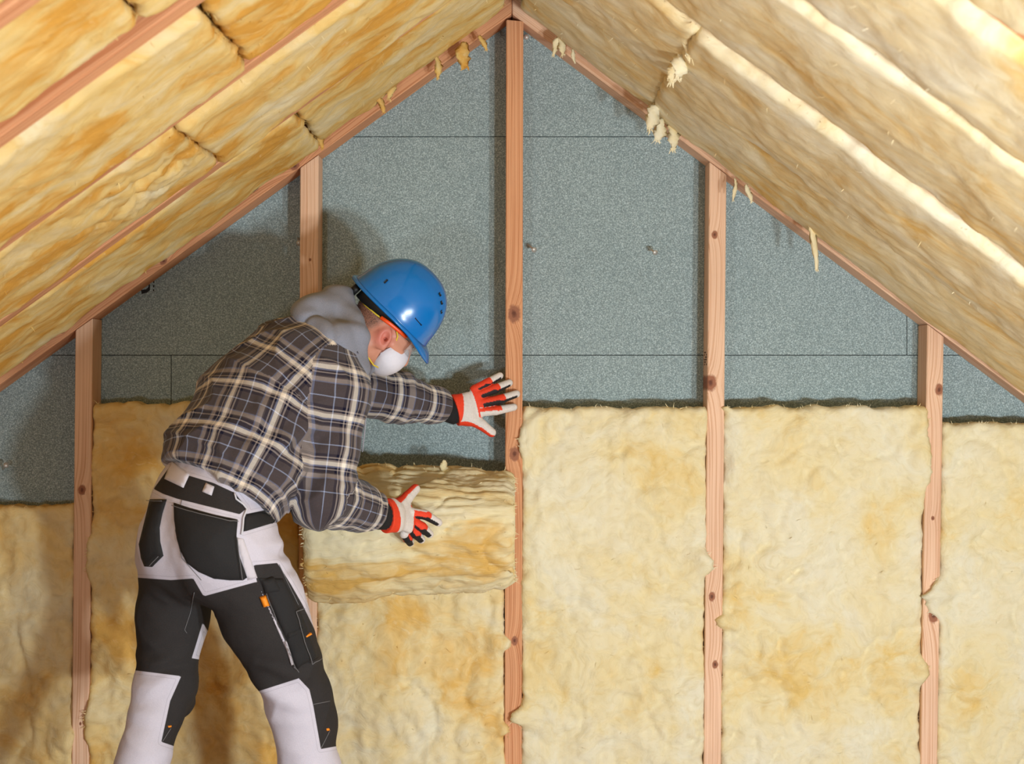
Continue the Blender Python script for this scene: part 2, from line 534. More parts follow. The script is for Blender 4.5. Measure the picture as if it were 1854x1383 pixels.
def batt(origin, U, Vv, N, w, h, thick, mat, seed, label, group, res=0.010, lump=0.012, fold=0.006, rnd=0.030, rnd_u=None, ragged=0.006,
         bulge=0.0, shape=None, edge=None, fibres=180, stretch=(1, 1), flecks=40, name='insulation_batt', fib_len=(0.005, 0.02)):
    """a slab of glass wool: lumpy front with soft rounded edges, sides and a flat back.
    U, Vv span the front, N points into the room, origin is the corner of the nominal front plane.
    shape(u, v) adds to the height of the front, edge(u, v, du, dv) moves points in the plane."""
    U, Vv, N = Vector(U), Vector(Vv), Vector(N)
    nu, nv = max(6, int(w / res)), max(6, int(h / res))
    u = np.linspace(0, w, nu + 1)[:, None] * np.ones((1, nv + 1))
    v = np.linspace(0, h, nv + 1)[None, :] * np.ones((nu + 1, 1))
    sx, sy = stretch
    z0 = seed * 3.17
    wu = u + 0.05 * pnoise(u * 7 / sx, v * 7 / sy, z0 + 3); wv = v + 0.05 * pnoise(u * 7 / sx, v * 7 / sy, z0 + 8)
    hgt = lump * 1.9 * fbm(wu * 5.5 / sx, wv * 5.5 / sy, z0, 3)
    rg = ridge(wu * 8 / sx, wv * 8 / sy, z0 + 20)
    amp = np.clip(0.5 + 1.3 * pnoise(u * 3, v * 3, z0 + 40), 0, 1.3)
    hgt = hgt - fold * 1.6 * rg ** 3 * amp
    hgt = hgt + fold * 1.3 * fbm(wu * 24 / sx, wv * 24 / sy, z0 + 11, 3, 0.6)
    du_ = np.minimum(u, w - u); dv_ = np.minimum(v, h - v)
    for d, rnd in ((du_, rnd_u or rnd), (dv_, rnd)):
        t = 1 - np.clip(d / (rnd * (1 + 0.6 * pnoise(u * 6, v * 6, z0 + 60))), 0, 1)
        hgt = hgt - rnd * (1 - np.sqrt(np.clip(1 - t * t, 0, 1))) * 0.8
    if bulge:
        hgt = hgt + bulge * np.sin(np.pi * np.clip(v / h, 0, 1)) * np.sin(np.pi * np.clip(u / w, 0, 1)) ** 0.5
    if shape is not None:
        hgt = hgt + shape(u, v)
    # ragged outline, fading inwards
    fu = np.clip(1 - du_ / 0.06, 0, 1); fv = np.clip(1 - dv_ / 0.06, 0, 1)
    uu = u + fu * ragged * 2.2 * (fbm(v * 16, u * 4, z0 + 71, 3, 0.65))
    vv = v + fv * ragged * 2.2 * (fbm(u * 16, v * 4, z0 + 82, 3, 0.65))
    if edge is not None:
        uu, vv = edge(u, v, uu, vv)
    O = np.array(origin); Un, Vn, Nn = np.array(U), np.array(Vv), np.array(N)
    front = O + uu[..., None] * Un + vv[..., None] * Vn + hgt[..., None] * Nn
    idx = np.arange((nu + 1) * (nv + 1)).reshape(nu + 1, nv + 1)
    q = np.stack([idx[:-1, :-1], idx[1:, :-1], idx[1:, 1:], idx[:-1, 1:]], -1).reshape(-1, 4)
    flip = np.dot(np.cross(Un, Vn), Nn) < 0
    if flip: q = q[:, ::-1]
    V = front.reshape(-1, 3)
    loop = np.concatenate([idx[:-1, 0], idx[-1, :-1], idx[:0:-1, -1], idx[0, :0:-1]])
    rings = [loop]; allV = [V]; base = len(V)
    lu, lv, lh = uu.reshape(-1)[loop], vv.reshape(-1)[loop], hgt.reshape(-1)[loop]
    nL = len(loop)
    tpos = np.arange(nL) * res
    for j, fr in enumerate((0.12, 0.3, 0.55, 0.8, 1.0)):
        depth = lh * (1 - fr) - thick * fr
        jit = 0.0035 * fbm(tpos * 40, fr * 6, z0 + 5, 2)
        cu = lu + (w / 2 - lu) / max(w, h) * 0.01 + jit; cv = lv + jit
        pts = O + cu[:, None] * Un + cv[:, None] * Vn + depth[:, None] * Nn
        allV.append(pts)
        rings.append(base + j * nL + np.arange(nL))
    F = [q]
    for a, b in zip(rings[:-1], rings[1:]):
        s4 = np.stack([a, b, np.roll(b, -1), np.roll(a, -1)], -1)
        F.append(s4[:, ::-1] if flip else s4)
    faces = np.concatenate(F).tolist()
    back = rings[-1].tolist()
    faces.append(back if flip else back[::-1])
    me = mesh_np(name, np.concatenate(allV), faces)
    o = link(name, me, mat)
    tag(o, label, 'insulation', group)
    rng = random.Random(seed * 11 + 5)
    pts, dirs, nrm = [], [], []
    fr = front
    for k in range(fibres):
        e = rng.random() * 2 * (w + h)
        if e < w: i, j, out = int(e / w * nu), 0, -Vv
        elif e < 2 * w: i, j, out = int((e - w) / w * nu), nv, Vv
        elif e < 2 * w + h: i, j, out = 0, int((e - 2 * w) / h * nv), -U
        else: i, j, out = nu, int((e - 2 * w - h) / h * nv), U
        i = min(max(i, 0), nu); j = min(max(j, 0), nv)
        pts.append(fr[i, j] - 0.003 * np.array(out))
        dirs.append(out * rng.uniform(0.1, 0.8) + N * rng.uniform(0.0, 0.9) + U * rng.uniform(-.8, .8) + Vv * rng.uniform(-.8, .8))
        nrm.append(N)
    V1, F1 = fibre_ribbons(rng, pts, dirs, nrm, fib_len, (0.0008, 0.003))
    pts, dirs, nrm = [], [], []
    for k in range(flecks):
        i, j = rng.randint(2, nu - 2), rng.randint(2, nv - 2)
        pts.append(fr[i, j] - 0.001 * Nn); dirs.append(U * rng.uniform(-1, 1) + Vv * rng.uniform(-1, 1) + N * rng.uniform(0.15, .6)); nrm.append(N)
    V2, F2 = fibre_ribbons(rng, pts, dirs, nrm, (0.006, 0.020), (0.001, 0.0035))
    V2 = list(V2); off = len(V1)
    V1 += V2; F1 += [tuple(i + off for i in f) for f in F2]
    if V1:
        fo = link('loose_fibres', mesh_np('loose_fibres', V1, F1), mat, o)
        fo['kind'] = 'stuff'
    o['_front'] = 0
    del o['_front']
    return o, front

def add_tuft(parent, p, d, L, w, mat, seed, droop=0.6):
    rng = random.Random(seed)
    return link('tuft', tuft_mesh(rng, p, d, L, w, droop), mat, parent)

G_WALL = 'glass wool batts between the studs'
batts = {}
# wall bays: left edge, right edge (world x at the stud sides), top pixel
TONGUES = {   # where wool laps over a stud face: side of the batt (0 left, 1 right), pixel row, reach, half-height in pixels
    'd': [(0, 1297, 20, 13), (1, 1022, 12, 20), (0, 800, 6, 30)], 'f': [(0, 1092, 26, 22), (0, 1065, 12, 18)], 'e': [(0, 1126, 11, 11), (1, 1215, 9, 20), (1, 830, 7, 60), (0, 730, 10, 12)],
    'a': [(1, 1335, 5, 16)], 'b': [(0, 1310, 7, 30), (0, 1010, 4, 40)], 'c': [(1, 1165, 10, 12), (1, 1320, 8, 10)]}
def wall_batt(key, kl, kr, top_py, mat, seed, label, xl=None, xr=None, bot=0.0, **kw):
    zt_ = P(0, top_py, YS).z
    zm = 0.6
    x0 = xl if xl is not None else stud_edge(kl, zm, 1) - 0.002
    x1 = xr if xr is not None else stud_edge(kr, zm, -1) + 0.002
    l0 = stud_x[kl][1] if kl is not None else stud_x[kr][1]
    l1 = stud_x[kr][1] if kr is not None else l0
    w = x1 - x0
    def edge(u, v, uu, vv):
        lean = (l0 * (1 - u / w) + l1 * u / w)
        for sd, py, reach, hh in TONGUES.get(key, []):
            zc = P(0, py, YS).z - bot; dd = (u if sd == 0 else w - u)
            g = np.exp(-np.abs((v - zc) / (hh * YS / FPX)) ** 3) * np.clip(1 - dd / 0.07, 0, 1) ** 1.2
            uu = uu + (-1 if sd == 0 else 1) * g * reach * YS / FPX * (1 + 0.5 * fbm(v * 60, u * 10, seed + 3.0, 2))
        xw = x0 + uu
        lim = APEX - np.abs(xw) * np.where(xw < 0, SL, SR) - 0.05 - bot
        return uu + (v + bot - zm) * lean, np.minimum(vv, lim)
    def shape(u, v):
        r_ = 0 * u
        for sd, py, reach, hh in TONGUES.get(key, []):
            zc = P(0, py, YS).z - bot; dd = (u if sd == 0 else w - u)
            g = np.exp(-np.abs((v - zc) / (hh * 1.25 * YS / FPX)) ** 4) * np.clip(1 - dd / 0.06, 0, 1) ** 0.8
            r_ = r_ + 0.026 * g
        return r_
    o, fr = batt((x0, YS - 0.004, bot), (1, 0, 0), (0, 0, 1), (0, -1, 0), w, zt_ - bot, YB - YS - 0.008, mat, seed, label, G_WALL,
                 edge=edge, shape=shape, **kw)
    batts[key] = (o, fr, mat)
    return o, fr
kw = dict(res=0.008, lump=0.012, fold=0.010, rnd=0.022, ragged=0.005, fibres=260, flecks=60)
wall_batt('a', None, 0, 917, wool_warm[0], 1, 'yellow glass wool batt at the far left, lower than its neighbour', xl=P(-260, 0, YS).x, bot=0.075, **kw)
wall_batt('b', 0, 1, 730, wool_warm[1], 2, 'deep yellow glass wool batt behind the bending worker', bot=0.075, **kw)
wall_batt('c', 1, 2, 1043, wool_material('glass_wool_low', PALE, srgb(233, 212, 160), srgb(226, 184, 106), 0.04, (7.4, 3.8, 2), deepfrom=0.64), 3, 'short pale glass wool batt below the one being pushed in', bot=0.075, **kw)
wall_batt('d', 2, 3, 738, wool_wall[0], 4, 'tall pale glass wool batt right of the central stud', bot=0.075, **kw)
wall_batt('e', 3, 4, 737, wool_wall[2], 5, 'tall cream glass wool batt in the second bay right of centre', bot=0.075, **kw)
wall_batt('f', 4, None, 766, wool_wall[3], 6, 'cream glass wool batt at the right edge of the wall', xr=P(2110, 0, YS).x, bot=0.075, **kw)

# the batt being pushed in: a thick slab tilted out of the bay, its cut top towards us
HELD_L, HELD_R = 552, 929
def held_batt():
    Yf = 4.72
    prof = [  # (Y, py) cross-section, from the back bottom round the front to the back top
        (5.00, 1048), (4.905, 1062), (4.865, 1067), (4.83, 1058), (4.775, 1030), (4.735, 995), (4.715, 955), (4.725, 925), (4.755, 902), (4.80, 885), (4.86, 868), (4.915, 855), (4.96, 848), (4.985, 850),
        (5.0, 866), (5.03, 915), (5.035, 985)]
    Pn = np.array([(y, CAMZ - (py - H / 2) * y / FPX) for y, py in prof])
    # resample the closed profile
    C = np.vstack([Pn, Pn[:1]])
    seg = np.r_[0, np.cumsum(np.linalg.norm(np.diff(C, axis=0), axis=1))]
    n = 150
    tt = np.linspace(0, seg[-1], n, endpoint=False)
    py_ = np.interp(tt, seg, C[:, 0]); pz_ = np.interp(tt, seg, C[:, 1])
    for _ in range(3):
        py_ = (np.roll(py_, 1) + 2 * py_ + np.roll(py_, -1)) / 4; pz_ = (np.roll(pz_, 1) + 2 * pz_ + np.roll(pz_, -1)) / 4
    ty, tz = np.roll(py_, -1) - np.roll(py_, 1), np.roll(pz_, -1) - np.roll(pz_, 1)
    ln = np.hypot(ty, tz); ny, nz = -tz / ln, ty / ln
    cy, cz = py_.mean(), pz_.mean()
    if ((py_ - cy) * ny + (pz_ - cz) * nz).mean() < 0: ny, nz = -ny, -nz
    x0, x1 = P(HELD_L, 0, 4.80).x, P(HELD_R + 2, 0, 4.86).x
    m = 110
    X = np.linspace(0, 1, m + 1)
    vs_ = []
    for i, x in enumerate(X):
        e = min(x, 1 - x)
        tiltz = -0.034 * (1 - x) * np.clip((cz - pz_) / 0.12, -0.25, 1.3)      # the lower lip drops towards the left
        s = 1 - 0.10 * max(0, 1 - e / 0.05) ** 2
        xx = x0 + (x1 - x0) * x + 0 * tt
        fx = xx * 1.0
        d = 0.012 * fbm(fx * 6, tt * 9, 3.3, 3) * 1.6 + 0.008 * fbm(fx * 18, tt * 60, 7.7, 3, .65) - 0.010 * ridge(fx * 7, tt * 10, 5.5) ** 4
        lay = 0.0028 * np.sin(tt * 210 + 5 * pnoise(fx * 3, tt * 6, 1.0)) * ((pz_ > cz) & (ny < .9))    # layered fibres of the cut top
        d = d + lay
        yy = cy + (py_ - cy) * s + ny * d; zz = cz + (pz_ - cz) * s + nz * d + tiltz
        rag = 0.012 * fbm(tt * 22, 0 * tt, (2.0 if x < .5 else 9.0), 3, .7) * max(0, 1 - e / 0.08)
        vs_.append(np.stack([xx + rag, yy, zz], -1))
    V = np.concatenate(vs_)
    F = []
    for i in range(m):
        a = i * n + np.arange(n); b = a + n
        F += np.stack([a, np.roll(a, -1), np.roll(b, -1), b], -1).tolist()
    F.append(list(range(n))[::-1]); F.append([m * n + k for k in range(n)])
    me = mesh_np('insulation_batt', V, F)
    bm = bmesh.new(); bm.from_mesh(me); bmesh.ops.recalc_face_normals(bm, faces=bm.faces[:]); bm.to_mesh(me); bm.free()
    mat = wool_material('glass_wool_held', PALE, MID, srgb(220, 178, 100), 0.03, (4, 8, 2), (0.4, 1.5, 1.5), 0.64)
    o = link('insulation_batt', me, mat)
    tag(o, 'thick bent glass wool batt being pushed into the bay by the worker', 'insulation', G_WALL)
    rng = random.Random(77)
    A = np.array(vs_)
    pts, dirs, nrm = [], [], []
    for k in range(420):
        r = rng.random()
        if r < 0.35: i, j, out = 0, rng.randrange(n), Vector((-1, 0, 0))
        elif r < 0.70: i, j, out = m, rng.randrange(n), Vector((1, 0, 0))
        else:
            i = rng.randrange(m); j = int(np.argmax(pz_)) + rng.randint(-10, 5) if rng.random() < .6 else int(np.argmin(pz_)) + rng.randint(-3, 6)
            out = Vector((rng.uniform(-.8, .8), -.3, 1 if pz_[j % n] > cz else -.4))
        pts.append(A[i, j % n] - 0.003 * np.array(out)); nrm.append(Vector((0, -1, 0)))
        dirs.append(out + Vector((rng.uniform(-.5, .5), rng.uniform(-.6, .2), rng.uniform(-.5, .5))))
    for k in range(70):
        i, j = rng.randrange(3, m - 3), rng.randrange(10, 80)
        pts.append(A[i, j]); nrm.append(Vector((0, -1, 0))); dirs.append(Vector((rng.uniform(-1, 1), -.3, rng.uniform(-.7, .7))))
    V1, F1 = fibre_ribbons(rng, pts, dirs, nrm, (0.005, 0.016), (0.001, 0.0035))
    fo = link('loose_fibres', mesh_np('loose_fibres', V1, F1), mat, o); fo['kind'] = 'stuff'
    return o, mat
held, held_mat = held_batt()
add_tuft(held, P(800, 852, 4.93), (0.3, -.2, 1), 0.035, 0.010, held_mat, 3, 0)
add_tuft(held, P(905, 1020, 4.80), (1, -.2, -.2), 0.05, 0.012, held_mat, 4)

# roof bays: batts lie between the rafters, split along the slope at (u) in metres below the ridge
def roof_batt(key, side, bay, u0, u1, mat, seed, label, drop=0.0, res=0.011, **kw):
    """drop: how far the face hangs below (+) or stays above (-) the undersides of the rafters"""
    s, n = slope(side)
    ys = [YS] + [y + RW / 2 for y in RAFT_Y]
    ye = [y - RW / 2 for y in RAFT_Y]
    y_far = YS if bay == 0 else RAFT_Y[bay - 1] - RW / 2
    y_near = (RAFT_Y[bay] + RW / 2)
    a = AL if side < 0 else AR
    o0 = Vector((0, y_near, APEX)) + s * u0 + n * drop
    args = dict(lump=0.008, fold=0.0028, rnd=0.03, rnd_u=0.016, ragged=0.007, fibres=150, flecks=60, stretch=(1.1, 1.1))
    args.update(kw)
    o, fr = batt(o0, s, (0, 1, 0), n, u1 - u0, y_far - y_near, 0.15, mat, seed, label, 'glass wool batts of the %s slope' % ('left' if side < 0 else 'right'), res=res, **args)
    batts[key] = (o, fr, mat)
    return o, fr

def uu(side, px, py, Y):
    return roof_u(side, px, py, Y)
def ridge_gap(side, drop):
    return drop * math.tan(AL if side < 0 else AR)
BAYW = ['bay against the gable', 'second bay from the gable', 'third bay from the gable', 'fourth bay from the gable', 'bay nearest the camera']
# left slope: transverse joints where the photograph shows them
cutsL = [[uu(-1, 562, 238, 4.65)], [uu(-1, 362, 238, 3.97), ], [uu(-1, 408, 75, 3.33)], [uu(-1, 222, 15, 2.77)], []]
dropL = [-0.008, 0.006, 0.004, -0.012, 0.0]
UMAX = [2.45, 2.1, 1.9, 1.7, 1.5]
for bay in range(5):
    us = [0.0] + cutsL[bay] + [UMAX[bay]]
    for j in range(len(us) - 1):
        word = ['upper', 'lower'][j] if len(us) > 2 else 'long'
        d = dropL[bay] + (0.012 if (bay + j) % 2 else 0.0)
        sh = None
        if bay == 0:
            sh = lambda u, v, j=j: -0.022 * np.clip(1 - (np.max(v) - v) / 0.13, 0, 1) ** 1.5 * (1 + 1.0 * fbm(u * 3.5, 0 * u, 8.5 + j, 2))
        g0 = 0.02 if j == 0 else 0.004
        seed = 20 + bay * 4 + j
        if bay == 1 and j == 1:      # a crumpled, torn patch below the joint
            sh = lambda u, v: np.clip(1 - np.hypot((u - 0.16) / 0.24, (v - 0.28) / 0.26), 0, 1) ** 0.7 * (0.030 * fbm(u * 13, v * 11, 4.2, 3, .6) - 0.018 * ridge(u * 9, v * 7, 2.2) ** 4 + 0.010)
        def edge(u, v, a, b, bay=bay, j=j):
            # the far edge of each batt wanders, laying the rafter face bare in places
            vm = np.max(v)
            f = np.clip((v - (vm - 0.12)) / 0.12, 0, 1)
            return a, b - f * (0.010 + 0.014 * np.clip(fbm(u * 2.6, 0 * u, 3.1 * bay + j + 1.7, 2) * 2, -0.8, 1.2)) * (1.6 if bay in (0,) else 0.6)
        roof_batt(('L', bay, j), -1, bay, us[j] + g0 + (ridge_gap(-1, max(d, 0)) if j == 0 else 0), us[j + 1] - 0.003, wool_left[(bay + 2 * j) % 4], seed,
                  '%s ochre yellow glass wool batt, left slope, %s' % (word, BAYW[bay]), drop=d, edge=edge, shape=sh)
cutsR = [[uu(1, 1195, 215, 4.65)], [uu(1, 1250, 95, 3.97)], [], [], []]
dropR = [-0.002, 0.026, 0.024, 0.028, 0.024]
for bay in range(5):
    us = [0.0] + cutsR[bay] + [UMAX[bay] + 0.1]
    for j in range(len(us) - 1):
        word = ['upper', 'lower'][j] if len(us) > 2 else 'long'
        d = dropR[bay] + (0.009 if j == 1 else 0.0) - (0.006 if bay == 0 and j == 0 else 0)
        g0 = 0.02 if j == 0 else -0.012
        seed = 60 + bay * 4 + j
        def far_edge(u, v, bay=bay, j=j):
            # thinner along the gable, where the face of the end rafter stays bare
            return -0.034 * np.clip(1 - (np.max(v) - v) / 0.13, 0, 1) ** 1.5 * (1 + 0.8 * fbm(u * 3.5, 0 * u, 5.5 + j, 2)) if bay == 0 else 0 * u
        roof_batt(('R', bay, j), 1, bay, us[j] + g0 + (ridge_gap(1, max(d, 0)) if j == 0 else 0), us[j + 1] - 0.004, wool_right[(bay + 2 * j) % 4], seed,
                  '%s pale glass wool batt, right slope, %s' % (word, BAYW[bay]), drop=d, rnd=0.024, rnd_u=0.02, bulge=0.012, ragged=0.008, lump=0.0065, fold=0.0022, stretch=(1.0, 1.2), shape=far_edge)

# shreds hanging from the roof batts
for (key, px, py, Y, dx, L, w, sd) in [
    (('L', 0, 0), 840, 92, 4.93, 0.1, 0.050, 0.020, 1), (('L', 0, 0), 790, 118, 4.94, 0.05, 0.040, 0.010, 2), (('L', 0, 0), 868, 80, 4.93, 0.5, 0.022, 0.008, 3),
    (('L', 0, 0), 683, 186, 4.94, 0.35, 0.034, 0.009, 4), (('L', 0, 1), 574, 252, 4.92, 0.3, 0.03, 0.009, 5), (('L', 0, 0), 712, 163, 4.94, -.3, 0.03, 0.010, 14),
    (('R', 0, 0), 1017, 80, 4.93, -0.5, 0.040, 0.009, 6), (('R', 0, 0), 1012, 84, 4.93, 0.3, 0.028, 0.010, 7), (('R', 0, 1), 1214, 240, 4.90, 0.1, 0.05, 0.018, 8),
    (('R', 0, 1), 1330, 338, 4.92, -0.05, 0.045, 0.006, 9), (('R', 0, 1), 1351, 350, 4.92, 0.3, 0.028, 0.009, 10), (('R', 0, 1), 1477, 375, 4.84, -0.02, 0.190, 0.011, 11),
    (('R', 1, 1), 1240, 92, 3.98, -.4, 0.07, 0.022, 21), (('R', 1, 1), 1258, 62, 3.86, -.2, 0.06, 0.018, 22), (('R', 1, 1), 1226, 116, 4.10, -.5, 0.05, 0.018, 23), (('R', 0, 1), 1200, 232, 4.86, -.4, 0.04, 0.018, 24), (('R', 0, 1), 1190, 208, 4.80, -.5, 0.045, 0.020, 25), (('R', 0, 0), 1036, 104, 4.93, 0.3, 0.018, 0.006, 12), (('R', 0, 1), 1183, 190, 4.88, -0.3, 0.035, 0.014, 13)]:
    o, fr, mat = batts[key]
    add_tuft(o, P(px, py - (16 if Y > 4.7 else 4), Y - 0.01), (dx, 0.0, -1), L + (0.026 if Y > 4.7 else 0.0), w, mat, 100 + sd, 0.3)

# ------------------------------------------------------------------ small fixings
steel = simple('steel', srgb(204, 202, 196), 0.45, 0.55)
def nail(head_px, head_py, tilt, label, L=0.055, Yh=None):
    yh = Yh or YB - L * 0.9
    hd = P(head_px, head_py, yh)
    d = Vector(tilt).normalized()
    tip = hd + d * ((YB - yh) / d.y + 0.004)
    t = empty('nail', tip)
    for nm, a, b, r in (('shank', tip, hd, 0.0030), ('head', hd, hd - d * 0.003, 0.0085)):
        bm = bmesh.new()
        ax = (b - a)
        bmesh.ops.create_cone(bm, cap_ends=True, segments=14, radius1=r, radius2=r, depth=ax.length)
        m = ax.to_track_quat('Z', 'Y').to_matrix().to_4x4(); m.translation = (a + b) / 2
        bmesh.ops.transform(bm, matrix=m, verts=bm.verts[:])
        me = bpy.data.meshes.new(nm); bm.to_mesh(me); bm.free()
        link(nm, me, steel, t)
    tag(t, label, 'nail', 'nails sticking out of the gable boards')
nail(967, 452, (-0.42, 1, 0.45), 'steel nail sticking out just right of the central stud, halfway up')
nail(1186, 457, (-0.42, 1, 0.45), 'steel nail sticking out of the boards between the two stud bays right of centre')
nail(541, 440, (-0.2, 1, 0.4), 'steel nail beside the stud above the worker')
nail(953, 67, (-0.05, 1, 0.1), 'steel nail near the ridge beside the central stud')
nail(11, 842, (-0.5, 1, -0.3), 'steel nail in the dark board at the far left edge')
# dark sealing strip stapled to the face of the left gable rafter, blue line on the right one
def rafter_strip(side, a, b, y_off, wd, mat, name, label, cat):
    s, n = slope(side)
    u0, u1 = roof_u(side, a[0], a[1], YS), roof_u(side, b[0], b[1], YS)
    bm = bmesh.new()
    o = Vector((0, YS - 0.0012, APEX))
    q = []
    for u in (u0, u1):
        for h in (y_off, y_off + wd):
            q.append(o + s * u - n * h)
    vs_ = [bm.verts.new(p) for p in q]
    f = bm.faces.new([vs_[0], vs_[1], vs_[3], vs_[2]])
    r = bmesh.ops.extrude_face_region(bm, geom=[f])
    for v in [g for g in r['geom'] if isinstance(g, bmesh.types.BMVert)]: v.co.y += 0.001
    bmesh.ops.recalc_face_normals(bm, faces=bm.faces[:])
    me = bpy.data.meshes.new(name); bm.to_mesh(me); bm.free()
    return link(name, me, mat, rafters[(side, 0)], smooth=False)
rafter_strip(-1, (476, 330), (392, 393), 0.022, 0.03, simple('dark_strip', srgb(62, 60, 68), 0.5), 'sealing_strip', '', '')
rafter_strip(1, (1466, 413), (1536, 463), 0.014, 0.006, simple('blue_ink', srgb(60, 84, 170), 0.6), 'blue_line', '', '')

# ------------------------------------------------------------------ implicit surfaces for the worker
def npv(v): return np.array(v, dtype=np.float64)
def unit(v): v = npv(v); return v / np.linalg.norm(v)

def axis_coords(lo, hi, fine=None, h=0.006, hf=None):
    """grid coordinates from lo to hi, finer inside the interval fine"""
    if fine is None:
        return np.arange(lo, hi + h, h)
    out = [np.arange(lo, fine[0], h), np.arange(fine[0], fine[1], hf), np.arange(fine[1], hi + h, h)]
    return np.concatenate(out)

class Field:
    def __init__(s, xs, ys, zs):
        s.x, s.y, s.z = xs, ys, zs
        s.D = np.full((len(xs), len(ys), len(zs)), 1.0, np.float32)
    def sub(s, lo, hi):
        sl = []
        for c, a, b in ((s.x, lo[0], hi[0]), (s.y, lo[1], hi[1]), (s.z, lo[2], hi[2])):
            i0 = max(0, np.searchsorted(c, a) - 1); i1 = min(len(c), np.searchsorted(c, b) + 1)
            sl.append(slice(i0, max(i1, i0)))
        return tuple(sl)
    def add(s, fn, lo, hi, k=0.02, op='add'):
        sl = s.sub(lo, hi)
        if any(q.stop - q.start < 1 for q in sl): return
        X = s.x[sl[0]][:, None, None]; Y = s.y[sl[1]][None, :, None]; Z = s.z[sl[2]][None, None, :]
        d = fn(X, Y, Z).astype(np.float32)
        a = s.D[sl]
        if op == 'sub':
            d = -d
            h = np.clip(.5 - .5 * (d - a) / k, 0, 1) if False else None
            s.D[sl] = -smin(-a, -d, k)
        else:
            s.D[sl] = smin(a, d, k)
    def cap(s, A, B, ra, rb, right=None, k=0.02, op='add', m=0.06):
        A, B = npv(A), npv(B)
        ra = ra if isinstance(ra, tuple) else (ra, ra); rb = rb if isinstance(rb, tuple) else (rb, rb)
        R = max(ra + rb) + m
        lo = np.minimum(A, B) - R; hi = np.maximum(A, B) + R
        s.add(lambda X, Y, Z: ecap(X, Y, Z, A, B, ra, rb, right), lo, hi, k, op)
    def ell(s, C, rad, axes=None, k=0.02, op='add', m=0.05):
        C = npv(C); ax = np.eye(3) if axes is None else npv(axes)
        R = max(rad) + m
        def fn(X, Y, Z):
            q = 0
            for a, r in zip(ax, rad):
                q = q + (((X - C[0]) * a[0] + (Y - C[1]) * a[1] + (Z - C[2]) * a[2]) / r) ** 2
            return (np.sqrt(q) - 1) * min(rad)
        s.add(fn, C - R, C + R, k, op)
    def plane(s, C, n):
        """keep the side the normal points to"""
        C, n = npv(C), unit(n)
        d = -((s.x[:, None, None] - C[0]) * n[0] + (s.y[None, :, None] - C[1]) * n[1] + (s.z[None, None, :] - C[2]) * n[2])
        s.D = np.maximum(s.D, d.astype(np.float32))
    def mesh(s, smooth=2):
        return surface_nets(s.D, s.x, s.y, s.z, smooth)

def smin(a, b, k):
    h = np.clip(.5 + .5 * (b - a) / k, 0, 1)
    return b * (1 - h) + a * h - k * h * (1 - h)

def ecap(X, Y, Z, A, B, ra, rb, right=None):
    ax = B - A; L = np.linalg.norm(ax); t_ = ax / L
    if right is None:
        right = np.cross(t_, (0, 0, 1.0)) if abs(t_[2]) < .9 else np.cross(t_, (0, 1.0, 0))
    r_ = npv(right) - t_ * np.dot(right, t_); r_ = r_ / np.linalg.norm(r_)
    f_ = np.cross(r_, t_)
    x, y, z = X - A[0], Y - A[1], Z - A[2]
    s = x * t_[0] + y * t_[1] + z * t_[2]
    t = np.clip(s / L, 0, 1)
    e = s - t * L
    p = x * r_[0] + y * r_[1] + z * r_[2]; q = x * f_[0] + y * f_[1] + z * f_[2]
    a = ra[0] + (rb[0] - ra[0]) * t; b = ra[1] + (rb[1] - ra[1]) * t
    c = np.minimum(a, b)
    return (np.sqrt((p / a) ** 2 + (q / b) ** 2 + (e / c) ** 2) - 1) * c

